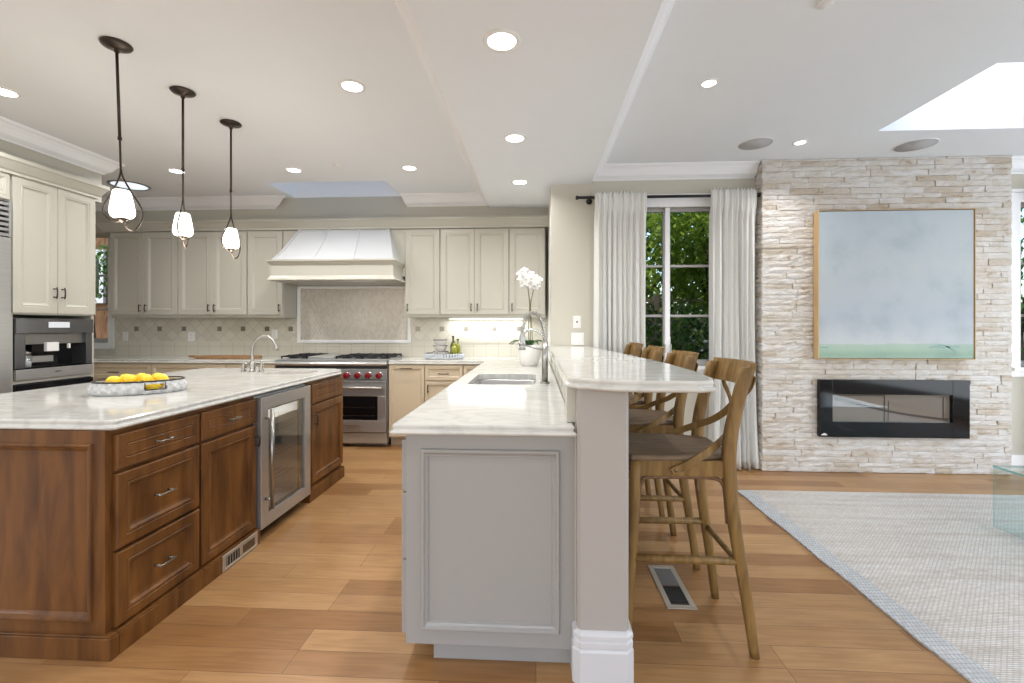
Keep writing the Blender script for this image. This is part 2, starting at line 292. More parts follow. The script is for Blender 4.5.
# ------------------------------------------------------------------ mesh building
class MB:
    def __init__(s): s.v = []; s.f = []; s.m = []; s.s = []
    def add(s, v, f, mi=0, smooth=False):
        o = len(s.v); s.v += [tuple(p) for p in v]
        for q in f: s.f.append([o+i for i in q]); s.m.append(mi); s.s.append(smooth)
    def box(s, x0, x1, y0, y1, z0, z1, mi=0):
        if x0 > x1: x0, x1 = x1, x0
        if y0 > y1: y0, y1 = y1, y0
        if z0 > z1: z0, z1 = z1, z0
        s.add([(x0,y0,z0),(x1,y0,z0),(x1,y1,z0),(x0,y1,z0),(x0,y0,z1),(x1,y0,z1),(x1,y1,z1),(x0,y1,z1)],
              [(0,3,2,1),(4,5,6,7),(0,1,5,4),(1,2,6,5),(2,3,7,6),(3,0,4,7)], mi)
        return s
    def rings(s, rings, mi=0, smooth=False, cap0=True, cap1=True, closed=True):
        n = len(rings[0]); v = [p for r in rings for p in r]; f = []
        for i in range(len(rings)-1):
            for j in range(n if closed else n-1):
                k = (j+1) % n; f.append((i*n+j, i*n+k, (i+1)*n+k, (i+1)*n+j))
        if cap0: f.append(tuple(range(n))[::-1])
        if cap1: f.append(tuple((len(rings)-1)*n+j for j in range(n)))
        s.add(v, f, mi, smooth); return s
    def lathe(s, prof, c=(0,0,0), seg=24, mi=0, sx=1, sy=1, smooth=True, caps=True, ripple=0, nrip=0):
        rg = []
        for r, z in prof:
            rg.append([(c[0]+max(r,1e-4)*(1+ripple*math.cos(nrip*2*PI*j/seg))*math.cos(2*PI*j/seg)*sx, c[1]+max(r,1e-4)*(1+ripple*math.cos(nrip*2*PI*j/seg))*math.sin(2*PI*j/seg)*sy, c[2]+z) for j in range(seg)])
        s.rings(rg, mi, smooth, caps, caps); return s
    def tube(s, pts, r, seg=8, mi=0, r2=None, flat=1, up=None, caps=True):
        pts = [Vector(p) for p in pts]; n = len(pts); rg = []; prev = None
        for i, p in enumerate(pts):
            t = (pts[min(i+1, n-1)]-pts[max(i-1, 0)]).normalized()
            if up is not None: a = Vector(up)
            elif prev is not None: a = prev
            else: a = Vector((0,0,1)) if abs(t.z) < .9 else Vector((1,0,0))
            a = (a - t*a.dot(t)).normalized(); b = t.cross(a); prev = a
            rr = r[i] if isinstance(r, (list, tuple)) else (r if r2 is None else r+(r2-r)*i/(n-1))
            rg.append([tuple(p + a*rr*math.cos(2*PI*j/seg) + b*rr*flat*math.sin(2*PI*j/seg)) for j in range(seg)])
        s.rings(rg, mi, True, caps, caps); return s
    def strap(s, pts, w, t, wdir, mi=0):
        """flat band: width w along wdir, thickness t across"""
        pts = [Vector(p) for p in pts]; n = len(pts); rg = []
        for i, p in enumerate(pts):
            tg = (pts[min(i+1, n-1)]-pts[max(i-1, 0)]).normalized(); wd = Vector(wdir[i] if isinstance(wdir, list) else wdir)
            wd = (wd - tg*wd.dot(tg)).normalized(); th = tg.cross(wd)
            ww = w[i] if isinstance(w, list) else w
            rg.append([tuple(p+wd*ww/2+th*t/2), tuple(p-wd*ww/2+th*t/2), tuple(p-wd*ww/2-th*t/2), tuple(p+wd*ww/2-th*t/2)])
        s.rings(rg, mi); return s
    def prism(s, poly, z0, z1, mi=0):
        a = [(x, y, z0) for x, y in poly]; b = [(x, y, z1) for x, y in poly]; s.rings([a, b], mi); return s
    def panel(s, x0, x1, z0, z1, prof, y=0, mi=0):
        """framed door face: prof = [(inset, out)], front faces -y"""
        rg = []
        for i, o in prof:
            rg.append([(x0+i, y-o, z0+i), (x1-i, y-o, z0+i), (x1-i, y-o, z1-i), (x0+i, y-o, z1-i)])
        s.rings(rg, mi); return s
    def sphere(s, c, rx, ry=None, rz=None, seg=12, mi=0, rot=None):
        ry = ry or rx; rz = rz or rx; rg = []; nr = max(6, seg//2)
        for i in range(nr+1):
            a = -PI/2+PI*i/nr; rg.append([])
            for j in range(seg):
                q = Vector((rx*max(math.cos(a), .001)*math.cos(2*PI*j/seg), ry*max(math.cos(a), .001)*math.sin(2*PI*j/seg), rz*math.sin(a)))
                if rot is not None: q = rot @ q
                rg[-1].append(tuple(Vector(c)+q))
        s.rings(rg, mi, True); return s
    def build(s, name, mats, parent=None, loc=(0,0,0), bevel=0, seg=2, rotz=0):
        me = bpy.data.meshes.new(name); me.from_pydata(s.v, [], s.f)
        if not isinstance(mats, (list, tuple)): mats = [mats]
        for q in mats: me.materials.append(q)
        me.polygons.foreach_set('material_index', s.m); me.polygons.foreach_set('use_smooth', s.s)
        bm = bmesh.new(); bm.from_mesh(me); bmesh.ops.recalc_face_normals(bm, faces=bm.faces); bm.to_mesh(me); bm.free()
        me.update()
        o = bpy.data.objects.new(name, me); COL.objects.link(o); o.location = loc; o.rotation_euler = (0, 0, rotz)
        if parent: o.parent = parent
        if bevel:
            b = o.modifiers.new('bevel', 'BEVEL'); b.width = bevel; b.segments = seg; b.limit_method = 'ANGLE'; b.angle_limit = R(40)
        return o
def tag(o, label, cat, group=None, kind=None):
    o['label'] = label; o['category'] = cat
    if group: o['group'] = group
    if kind: o['kind'] = kind
    return o
def thing(name, label, cat, loc=(0,0,0), rotz=0, group=None):
    o = bpy.data.objects.new(name, None); o.empty_display_size = .1; COL.objects.link(o); o.location = loc; o.rotation_euler = (0, 0, rotz)
    return tag(o, label, cat, group)
def struct(name, mb, m, parent=None, bevel=0, **k):
    o = mb.build(name, m, parent, bevel=bevel, **k)
    if parent is None: o['kind'] = 'structure'
    return o
def copy_tree(o, parent=None):
    c = o.copy(); COL.objects.link(c)
    if parent: c.parent = parent
    for ch in [x for x in bpy.data.objects if x.parent == o]: copy_tree(ch, c)
    return c
def smoothpath(pts, n=6):
    P = [Vector(p) for p in pts]; out = []
    for i in range(len(P)-1):
        p0 = P[max(i-1, 0)]; p1 = P[i]; p2 = P[i+1]; p3 = P[min(i+2, len(P)-1)]
        for k in range(n):
            t = k/n
            out.append(.5*((2*p1)+(-p0+p2)*t+(2*p0-5*p1+4*p2-p3)*t*t+(-p0+3*p1-3*p2+p3)*t**3))
    out.append(P[-1]); return out
def holed(mb, x0, x1, y0, y1, z0, z1, holes, mi=0):
    """slab in xy with rectangular holes (hx0,hx1,hy0,hy1)"""
    xs = sorted({x0, x1, *[h[0] for h in holes], *[h[1] for h in holes]}); ys = sorted({y0, y1, *[h[2] for h in holes], *[h[3] for h in holes]})
    for i in range(len(xs)-1):
        for j in range(len(ys)-1):
            cx = (xs[i]+xs[i+1])/2; cy = (ys[j]+ys[j+1])/2
            if any(h[0] < cx < h[1] and h[2] < cy < h[3] for h in holes): continue
            mb.box(xs[i], xs[i+1], ys[j], ys[j+1], z0, z1, mi)
def wallx(mb, x0, x1, y0, y1, z0, z1, holes):   # wall facing y with holes (x0,x1,z0,z1)
    t = MB(); holed(t, x0, x1, z0, z1, y0, y1, holes)
    mb.add([(a, c, b) for a, b, c in t.v], t.f)
def wally(mb, x0, x1, y0, y1, z0, z1, holes):   # wall facing x with holes (y0,y1,z0,z1)
    t = MB(); holed(t, y0, y1, z0, z1, x0, x1, holes)
    mb.add([(c, a, b) for a, b, c in t.v], t.f)

# ------------------------------------------------------------------ room shell
ZT = .93; ZC = 2.79; ZB = 2.64; YK = 5.45; YF = 5.15; YW = 4.33; XR = .142
mb = MB(); mb.box(-6.2, 6.0, -3.0, YK, -.1, 0); struct('floor', mb, M['floor'])
mb = MB(); holed(mb, -6.3, 6.1, -3.1, YK+.1, ZC, ZC+.12, [(-2.80, -1.55, 4.60, 5.148), (2.61, 3.66, 2.72, 3.62)]); struct('ceiling', mb, M['ceil'])
mb = MB(); mb.box(-.53, .52, -3.0, YF+.02, ZB, ZC+.01); struct('ceiling_beam', mb, M['ceil'])
def shaft(name, x0, x1, y0, y1, h, m):
    mb = MB(); z = ZC+.12
    mb.box(x0-.08, x0, y0-.08, y1+.08, z, z+h); mb.box(x1, x1+.08, y0-.08, y1+.08, z, z+h); mb.box(x0, x1, y0-.08, y0, z, z+h); mb.box(x0, x1, y1, y1+.08, z, z+h)
    return struct(name, mb, m)
shaft('ceiling_skylight_shaft', -2.80, -1.55, 4.60, 5.148, 1.3, M['ceil'])
shaft('ceiling_skylight_shaft', 2.61, 3.66, 2.72, 3.62, .5, M['ceil'])
# walls
mb = MB(); wallx(mb, -6.3, XR+.1, YK, YK+.15, -.1, ZC, [(-5.98, -5.36, 1.09, 2.46)]); struct('wall_back', mb, M['wall'])
mb = MB(); mb.box(XR, XR+.12, YW+.12, YK, 0, ZC); struct('wall_kitchen_right', mb, M['walln'])
WIN = (.66, 1.80, .93, 2.41); WIN2 = (4.335, 5.45, .93, 2.41)
mb = MB(); wallx(mb, XR, 6.0, YW, YW+.15, -.1, ZC, [WIN, WIN2]); struct('wall_dining', mb, M['wall'])
mb = MB(); wally(mb, -6.3, -6.2, -3.1, YK, -.1, ZC, [(-2.6, .8, .6, 2.4)]); struct('wall_left', mb, M['wall'])
mb = MB(); wally(mb, 6.0, 6.1, -3.1, YW+.15, -.1, ZC, [(-1.6, 3.6, .2, 2.5)]); struct('wall_right', mb, M['wall'])
mb = MB(); wallx(mb, -6.3, 6.1, -3.1, -3.0, -.1, ZC, [(-4.1, 4.5, .15, 2.5)]); struct('wall_rear', mb, M['wall'])
# soffits above the cabinets
mb = MB(); mb.box(-6.2, XR, YF, YK, 2.41, ZC); struct('wall_back_soffit', mb, M['cream'])
mb = MB(); mb.box(-4.47, -3.91, 1.3, 3.90, 2.41, ZC); struct('wall_left_soffit', mb, M['cream'])
# partition behind the tall cabinets
mb = MB(); mb.box(-4.60, -4.47, 2.7, 3.76, 0, ZC); mb.box(-4.6, -4.47, 1.3, 2.7, 0, ZC); struct('wall_partition', mb, M['wall'])

CROWN = [(0, 0), (.012, 0), (.018, .012), (.03, .02), (.05, .035), (.075, .075), (.095, .10), (.105, .105), (.115, .118), (.115, .125), (0, .125)]
def crown(mb, p0, p1, nrm, z, m0=0, m1=0, prof=CROWN):
    p0 = Vector((*p0, 0)); p1 = Vector((*p1, 0)); n = Vector((*nrm, 0)); d = (p1-p0).normalized()
    r0 = [tuple(p0+n*o+d*(m0*o)+Vector((0, 0, z+h))) for o, h in prof]; r1 = [tuple(p1+n*o+d*(m1*o)+Vector((0, 0, z+h))) for o, h in prof]
    mb.rings([r0, r1])
zc = ZC-.125
def ctrim(i, *segs):
    mb = MB()
    for s_ in segs: crown(mb, *s_)
    return struct('trim_%d' % i, mb, M['trim'])
ctrim(1, ((-.53, -3), (-.53, YF), (-1, 0), zc, 0, -1), ((-1.47, YF), (-.53, YF), (0, -1), zc, -.5, -1))
ctrim(2, ((-6.2, YF), (-3.04, YF), (0, -1), zc, 0, 1.7))
ctrim(3, ((-3.91, 1.3), (-3.91, 3.90), (1, 0), zc, 0, 1), ((-3.91, 3.90), (-6.2, 3.90), (0, 1), zc, -1, 0))
ctrim(4, ((.52, -3), (.52, YW), (1, 0), zc, 0, -1), ((.52, YW), (2.02, YW), (0, -1), zc, 1, 0))
ctrim(5, ((4.14, YW), (6.0, YW), (0, -1), zc, 0, 0))
mb = MB(); mb.box(XR, 2.02, YW-.015, YW, 0, .14); mb.box(4.14, 6, YW-.015, YW, 0, .14); struct('baseboard_dining', mb, M['trim'], bevel=.003)

# ------------------------------------------------------------------ windows
def window(idx, x0, x1, z0, z1, y, leaves, rails, casing=.085, dirn=1, sill=True, fm=None):
    fm = fm or M['trim']
    mb = MB()
    c = casing; ya = y-.022; yb = y
    mb.box(x0-c, x0, ya, yb, z0-c, z1+c); mb.box(x1, x1+c, ya, yb, z0-c, z1+c); mb.box(x0, x1, ya, yb, z1, z1+c); mb.box(x0, x1, ya, yb, z0-c, z0)
    mb.box(x0-c-.015, x1+c+.015, ya-.018, yb, z1+c, z1+c+.03)
    o = struct('window_%d' % idx, mb, fm, bevel=.003)
    if sill: mb = MB(); mb.box(x0-c, x1+c, ya-.035, ya, z0-.03, z0); mb.build('window_sill', fm, o, bevel=.003)
    w = (x1-x0)/leaves
    for k in range(1, leaves): mb = MB(); mb.box(x0+k*w-.022, x0+k*w+.022, y+.002, y+.029, z0, z1); mb.build('window_mullion', fm, o, bevel=.003)
    for k in range(leaves):
        a = x0+k*w; b = a+w; st = .034
        mb = MB(); f0, f1 = y+.03, y+.07
        mb.box(a, a+st, f0, f1, z0, z1); mb.box(b-st, b, f0, f1, z0, z1); mb.box(a+st, b-st, f0, f1, z0, z0+st+.02); mb.box(a+st, b-st, f0, f1, z1-st, z1)
        for r in rails: mb.box(a+st, b-st, f0+.008, f1-.008, r-.012, r+.012)
        mb.build('window_sash', M['sash'], o, bevel=.004)
        mb = MB(); mb.box(a+st, b-st, y+.048, y+.052, z0+st+.02, z1-st); mb.build('window_glass', M['glass'], o)
    return o
w1 = window(1, *WIN, YW, 2, (1.395, 1.865))
for xx in (1.205, 1.255):
    mb = MB(); mb.box(xx-.008, xx+.008, YW+.018, YW+.03, 1.10, 1.20); mb.box(xx-.006, xx+.006, YW-.01, YW+.018, 1.11, 1.125); mb.box(xx-.006, xx+.006, YW-.016, YW-.008, 1.05, 1.13)
    mb.build('window_handle', M['steelb'], w1, bevel=.002)
window(2, *WIN2, YW, 2, (1.395, 1.865))
window(3, -5.98, -5.36, 1.09, 2.46, YK, 1, (1.51, 1.94), casing=.075)

# ------------------------------------------------------------------ garden beyond the windows
mb = MB(); mb.box(-12, 12, YK+.15, 16, -.15, -.02); mb.box(XR+.12, 12, YW+.15, YK+.15, -.15, -.02); tag(mb.build('garden_ground', M['grass']), 'bare garden soil outside the windows', 'ground', kind='structure')
def foliage(c, rx, ry, rz, n, size, rnd):
    mb = MB()
    for _ in range(n):
        while True:
            p = Vector((rnd.uniform(-1, 1), rnd.uniform(-1, 1), rnd.uniform(-1, 1)))
            if .25 < p.length < 1: break
        p = Vector((c[0]+p.x*rx, c[1]+p.y*ry, c[2]+p.z*rz)); s_ = size*rnd.uniform(.6, 1.3)
        q = Matrix.Rotation(rnd.uniform(0, 2*PI), 3, 'Z') @ Matrix.Rotation(rnd.uniform(-1.2, 1.2), 3, 'X')
        L = [(0, -.5, 0), (.28, 0, .06), (0, .6, 0), (-.28, 0, .06)]
        mb.add([tuple(p+(q @ Vector(a))*s_) for a in L], [(0, 1, 2), (0, 2, 3)])
    return mb
def tree(name, label, c, rx, ry, rz, n, size, m, seed, h0=0):
    rnd = random.Random(seed); t = thing(name, label, 'tree' if 'tree' in name else 'shrub', (c[0], c[1], -.02))
    foliage((0, 0, c[2]), rx, ry, rz, n, size, rnd).build('foliage', m, t)
    mb = MB(); mb.tube(smoothpath([(0, 0, 0), (.04, .02, c[2]*.5), (-.03, 0, c[2])], 4), .07, 8, r2=.03)
    for k in range(5):
        a = rnd.uniform(0, 6.28); mb.tube([(0, 0, c[2]*.55+.1*k), (rx*.5*math.cos(a), ry*.5*math.sin(a), c[2]+rz*.3)], .03, 6, r2=.01)
    mb.build('trunk', M['bark'], t); return t
tree('garden_tree', 'leafy green tree seen through the left pane of the dining window', (.75, 6.3, 2.2), .75, .45, 1.2, 4200, .10, M['leafa'], 3)
tree('garden_tree', 'bright green tree filling the upper right pane of the dining window', (2.4, 6.4, 2.5), .85, .45, 1.1, 5200, .10, M['leafb'], 4)
tree('garden_shrub', 'dense dark shrub low behind the dining window', (1.65, 5.45, .85), .95, .35, .75, 3600, .075, M['leafa'], 5)
tree('garden_tree', 'dark evergreen tree outside the window right of the stone chimney', (7.0, 7.0, 2.0), 1.1, .8, 1.6, 2000, .1, M['leafa'], 6)
tree('garden_shrub', 'shrub by the brown shingled wall outside the kitchen window', (-7.6, 7.35, 2.25), .75, .35, .5, 900, .08, M['leafa'], 9)
tree('garden_shrub', 'pale green hedge behind the lattice fence', (1.9, 8.6, 2.4), 2.9, .5, 2.7, 15000, .17, M['leafb'], 11)
def lattice():
    t = thing('lattice_fence', 'weathered diagonal lattice fence among the shrubs behind the dining window', 'fence', (1.9, 7.35, -.02))
    mb = MB(); s = .11
    for k in range(-16, 30):
        for sg in (1, -1):
            xa = -1.8+k*s; pts = [(xa, sg*.006, .2), (xa+sg*1.5, sg*.006, 1.7)]
            x0, x1 = pts[0][0], pts[1][0]
            def clip(p, q):
                p = Vector(p); q = Vector(q); d = q-p; t0, t1 = 0, 1
                for lo, hi, a, b in ((-1.8, 1.8, p.x, d.x),):
                    u, v = (lo-a)/b, (hi-a)/b
                    if u > v: u, v = v, u
                    t0 = max(t0, u); t1 = min(t1, v)
                return (p+d*t0, p+d*t1) if t1-t0 > .03 else None
            c = clip(*pts)
            if c: mb.strap([c[0], c[1]], .03, .008, (1, 0, -sg*1.0))
    mb.build('lattice_panel', M['fence'], t)
    for x in (-1.8, 0, 1.8): m2 = MB(); m2.box(x-.045, x+.045, -.045, .045, 0, 1.8); m2.build('post', M['fence'], t, bevel=.004)
    m2 = MB(); m2.box(-1.8, 1.8, -.03, .03, 1.7, 1.75); m2.build('top_rail', M['fence'], t)
lattice()
def neighbour():
    t = thing('neighbour_house', 'brown shingled house wall seen through the kitchen window at left', 'house', (-8.2, 8.2, -.02))
    mb = MB(); 
    for r in range(26):
        x = -2.6+random.uniform(0, .1)
        while x < 2.4:
            w = random.uniform(.09, .17); mb.box(x, min(x+w-.005, 2.4), -.02-random.uniform(0, .006), .1, r*.15, r*.15+.17); x += w
    mb.build('shingle_wall', M['shingle'], t)
    f = MB(); f.box(-.75, .1, -.09, -.03, 1.75, 1.85); f.box(-.75, .1, -.09, -.03, 2.65, 2.75); f.box(-.75, -.67, -.09, -.03, 1.85, 2.65); f.box(.02, .1, -.09, -.03, 1.85, 2.65)  # white-trimmed window shape stands in for reflections in the kitchen window glass
    fo = f.build('window_frame', M['trim'], t); p = MB(); p.box(-.67, .02, -.07, -.05, 1.85, 2.65); p.build('window_pane', M['blackgl'], fo)
neighbour()

# ------------------------------------------------------------------ stone chimney breast
def stone_wall():
    X0, X1, Y0 = 2.025, 4.14, 4.19
    rnd = random.Random(21); V = []; F = []; tone = []
    def block(u0, u1, z0, z1, depth, side, t):
        # side 'f': front; 'l'/'r' : return faces
        nx = max(1, int((u1-u0)/.05)); o = len(V)
        def P(u, z, d):
            if side == 'f': return (u, Y0-d, z)
            if side == 'l': return (X0-d, u, z)
            return (X1+d, u, z)
        g = .0012
        for j in range(3):
            for i in range(nx+1):
                e = .004 if (i in (0, nx) or j in (0, 2)) else 0
                V.append(P(u0+g+(u1-u0-2*g)*i/nx, z0+g+(z1-z0-2*g)*j/2, depth-e+rnd.uniform(-.0045, .0045)))
        for j in range(3):
            pass
        for j in range(2):
            for i in range(nx): F.append((o+j*(nx+1)+i, o+j*(nx+1)+i+1, o+(j+1)*(nx+1)+i+1, o+(j+1)*(nx+1)+i)); tone.append(t)
        # skirts back to the bed
        b = len(V); border = [o+i for i in range(nx+1)]+[o+(nx+1)+nx]+[o+2*(nx+1)+i for i in range(nx, -1, -1)]+[o+(nx+1)]
        for q in border:
            x, y, z = V[q]
            if side == 'f': V.append((x, Y0+.03, z))
            elif side == 'l': V.append((X0+.03, y, z))
            else: V.append((X1-.03, y, z))
        m = len(border)
        for i in range(m): F.append((border[i], b+i, b+(i+1) % m, border[(i+1) % m])); tone.append(t)
    for side, u0, u1 in (('f', X0, X1), ('l', Y0, YW+.02), ('r', Y0, YW+.02)):
        z = .003
        while z < ZC-.012:
            h = rnd.choice((.040, .046, .050, .056)); h = min(h, ZC-.001-z)
            if ZC-z-h < .02: h = ZC-.001-z
            u = u0-(0 if side != 'f' else 0)
            while u < u1-.001:
                w = rnd.uniform(.10, .38); w = min(w, u1-u)
                if u1-u-w < .05: w = u1-u
                block(u, u+w, z, z+h, rnd.uniform(.0, .009), side, rnd.random()); u += w
            z += h
    me = bpy.data.meshes.new('wall_chimney'); me.from_pydata(V, [], F); me.materials.append(M['stone'])
    a = me.attributes.new('tone', 'FLOAT', 'FACE'); a.data.foreach_set('value', tone)
    bm = bmesh.new(); bm.from_mesh(me); bmesh.ops.recalc_face_normals(bm, faces=bm.faces); bm.to_mesh(me); bm.free()
    o = bpy.data.objects.new('wall_chimney', me); COL.objects.link(o); o['kind'] = 'structure'
    mb = MB(); mb.box(X0+.012, X1-.012, Y0+.012, YW+.02, 0, ZC-.001); struct('wall_chimney_core', mb, M['stone'])
stone_wall()

# painting
t = thing('framed_painting', 'large pale abstract landscape painting with green base in thin oak frame', 'painting', (2.46, 4.175, 1.01))
Wp, Hp = 1.305, 1.30
mb = MB(); mb.box(.010, Wp-.010, -.062, -.02, .010, Hp-.010); cv = mb.build('canvas', M['canvas'], t)
def stroke(pts_, wd):
    mb = MB(); mb.strap(smoothpath([(x, -.0622, z) for x, z in pts_], 4), wd, .0014, (0, 0, 1)); mb.build('brush_stroke', M['brush'], cv)
stroke([(.93, .105), (.97, .112), (1.02, .108), (1.06, .10)], .010); stroke([(1.0, .125), (1.05, .122), (1.10, .105)], .012); stroke([(1.07, .115), (1.11, .095), (1.14, .075), (1.15, .055)], .014)
stroke([(1.10, .12), (1.14, .11), (1.18, .115)], .007); stroke([(.02, .10), (.05, .105), (.09, .098)], .010)
mb = MB(); mb.box(0, .006, -.07, 0, 0, Hp); mb.box(Wp-.003, Wp, -.07, 0, 0, Hp); mb.box(.006, Wp-.003, -.07, 0, 0, .005); mb.box(.006, Wp-.003, -.07, 0, Hp-.004, Hp)
mb.build('frame', M['frameoak'], t)
# fireplace
t = thing('electric_fireplace', 'wide black glass linear fireplace set in the pale stone chimney', 'fireplace', (2.49, 4.155, .325))
Wf, Hf = 1.255, .505
mb = MB(); mb.box(0, .11, -.02, .02, 0, Hf); mb.box(Wf-.14, Wf, -.02, .02, 0, Hf); mb.box(.11, Wf-.14, -.02, .02, 0, .135); mb.box(.11, Wf-.14, -.02, .02, Hf-.13, Hf)
mb.build('glass_surround', M['blackgl'], t, bevel=.002)
mb = MB(); mb.box(.11, Wf-.14, .014, .018, .135, Hf-.13); mb.build('firebox_back', M['fabwall'], t)  # coloured panel imitates a reflection behind the fireplace pane
mb = MB(); mb.box(.13, .57, .009, .013, .36, .366); mb.box(.565, .571, .009, .013, .136, .36); mb.box(.60, .604, .009, .013, .136, .32); mb.box(1.06, 1.064, .009, .013, .16, .35)
mb.strap(smoothpath([(.14, .011, .345), (.45, .011, .26), (.75, .011, .20), (1.1, .011, .155)], 5), [.002]+[.02]*14+[.03], .003, (0, 0, 1))
mb.build('burner_lines', M['log'], t)  # thin dark lines and a sloping band across the panel
mb = MB(); mb.box(.11, Wf-.14, -.006, -.003, .135, Hf-.13); mb.build('glass_pane', glass_mat('fire_glass', (.85, .85, .85), .04), t)
mb = MB()
for px, h in ((.022, .006), (.030, .012), (.038, .015), (.046, .012), (.054, .006)): mb.box(px-.0045, px+.0045, -.0215, -.0195, .02, .02+h)
mb.box(.012, .062, -.0215, -.0195, .016, .021); mb.build('logo', M['plastic'], t, )

# ------------------------------------------------------------------ curtains
def curtain(x0, x1, ytop, z0, z1, label, seed, folds):
    rnd = random.Random(seed); t = thing('curtain', label, 'curtain', ((x0+x1)/2, ytop, 0), group=None)
    w = x1-x0; n = folds*10; ph = rnd.random()*6; rows = 34
    fr = []; amp = [rnd.uniform(.6, 1.2) for _ in range(folds+2)]
    front = []; back = []
    for j in range(rows+1):
        v = j/rows; z = z0+(z1-z0)*v; rf = []; rb = []
        for i in range(n+1):
            u = i/n; k = amp[int(u*folds) % len(amp)]
            A = (.010+.030*(1-v)**.5)*k
            if v > .93: A = .006
            x = -w/2+w*u+.012*math.sin(u*19+v*2.2+seed)*(1-v)+ (.03*(1-v)**4*(u-.5)*2)
            y = A*(math.sin(2*PI*folds*u+ph+.5*math.sin(v*2.3+seed+u*5)+.8*math.sin(u*7+seed))+.35*math.sin(2*PI*folds*2.3*u+v*1.5))+ .005*math.sin(u*90+seed)*(1 if v > .9 else .25)
            y += .03*(1-v)**8*math.sin(u*30)-.024*min(1, max(0, (v-.90)/.05))
            zz = z + (.012*math.sin(u*folds*6.28*1.7+seed) if j == rows else 0)
            rf.append((x, y-.0015, zz)); rb.append((x, y+.0015, zz))
        front.append(rf); back.append(rb)
    mb = MB(); mb.rings([a+b[::-1] for a, b in zip(front, back)], smooth=True)
    mb.build('panel', M['curtain'], t); return t
curtain(.54, 1.01, YW-.10, .012, 2.52, 'white linen curtain left of the dining window', 3, 9)
curtain(1.585, 1.985, YW-.10, .012, 2.535, 'white linen curtain between the dining window and the stone chimney', 8, 8)
curtain(4.46, 4.86, YW-.10, .012, 2.535, 'white linen curtain at the window right of the stone chimney', 5, 8)
def rod(x0, x1, label):
    t = thing('curtain_rod', label, 'curtain rod', (x0, YW-.10, 2.485))
    L = x1-x0; mb = MB(); mb.tube([(0, 0, 0), (L, 0, 0)], .0135, 12); mb.build('pole', M['black'], t)
    for x in (-.012, L+.012): mb = MB(); mb.tube([(x-.012, 0, 0), (x+.012, 0, 0)], .019, 14); mb.build('finial', M['black'], t, bevel=.002)
    for x in (.11, L-.06):
        mb = MB(); mb.tube([(x, -.002, -.012), (x, .098, -.012)], .010, 10); mb.tube([(x, .088, -.012), (x, .0985, -.012)], .028, 16); mb.tube([(x-.008, 0, -.004), (x+.008, 0, -.004)], .02, 14); mb.build('bracket', M['black'], t)
rod(.39, 2.00, 'black metal curtain rod above the dining window')
rod(4.36, 5.75, 'black metal curtain rod right of the stone chimney')

# ------------------------------------------------------------------ small wall plates
def plate(x, z, y, label, kind='outlet', w=.072, h=.116, name=None, rotz=0):
    t = thing(name or 'wall_outlet', label, {'outlet': 'outlet'}.get(kind, 'switch'), (x, y, z), rotz)
    mb = MB(); mb.panel(-w/2, w/2, -h/2, h/2, [(0, 0), (0, .003), (.003, .006)]); mb.build('plate', M['plastic'], t)
    if kind == 'outlet':
        mb = MB(); mb.box(-.016, .016, -.008, -.005, -.034, .034); r_ = mb.build('receptacle', M['plastic'], t, bevel=.001)
        for zz in (-.018, .018):
            mb = MB()
            for xx in (-.006, .006): mb.box(xx-.001, xx+.001, -.0086, -.0075, zz-.004, zz+.004)
            mb.box(-.0012, .0012, -.0086, -.0075, zz-.009, zz-.0065); mb.build('socket', M['darkin'], r_)
    elif kind == 'switch':
        for xx in ((-.023, .023) if w > .1 else (0,)):
            mb = MB(); mb.box(xx-.016, xx+.016, -.009, -.005, -.033, .033); mb.build('rocker', M['plastic'], t, bevel=.001)
    else:
        mb = MB(); mb.tube([(0, -.005, 0), (0, -.010, 0)], .008, 12); mb.build('dial', M['darkin'], t)
plate(.387, 1.338, YW, 'small white wall plate with dark round knob above the double switch', 'dial', name='wall_control')
plate(.392, 1.178, YW, 'white double light switch on the wall above the far end of the bar', 'switch', w=.12, name='light_switch')
plate(-5.141, 1.17, YK-.008, 'white light switch on the tiles beside the kitchen window', 'switch', name='light_switch')
plate(-4.279, 1.17, YK-.008, 'white outlet on the tiles above the wooden board', w=.09)
plate(-3.215, 1.20, YK-.008, 'white outlet on the tiles left of the range', )
plate(-.528, 1.18, YK-.008, 'white outlet on the lit tiles under the right wall cabinets')

# ------------------------------------------------------------------ backsplash
mb = MB(); y0 = YK-.008
mb.box(-5.27, XR, y0, YK, ZT, 1.10, 0); mb.box(-5.27, XR, y0+.001, YK, 1.112, 1.41, 1)
mb.box(-5.27, XR, y0-.006, YK, 1.10, 1.112, 3)
mb.box(-2.93, -1.49, y0+.001, YK, 1.41, 1.86, 1)
for x in (-4.997, -4.695, -4.377, -3.918, -3.616, -3.31, -3.01, -1.429, -1.135, -.843, -.50, -.2): mb.box(x-.028, x+.028, y0-.002, y0+.002, 1.237, 1.293, 2)
struct('wall_backsplash', mb, [M['tilesq'], M['tiledi'], M['tileacc'], M['chair_rail']])
mb = MB(); mb.box(-2.885, -1.553, y0-.004, y0+.002, 1.13, 1.757); mo = struct('wall_mosaic_panel', mb, M['mosaic'])
mb = MB()
for a in ((-2.925, -1.513, 1.092, 1.13), (-2.925, -1.513, 1.757, 1.787), (-2.925, -2.885, 1.13, 1.757), (-1.553, -1.513, 1.13, 1.757)): mb.box(a[0], a[1], y0-.018, y0+.002, a[2], a[3])
struct('trim_6', mb, M['trim'], bevel=.006)

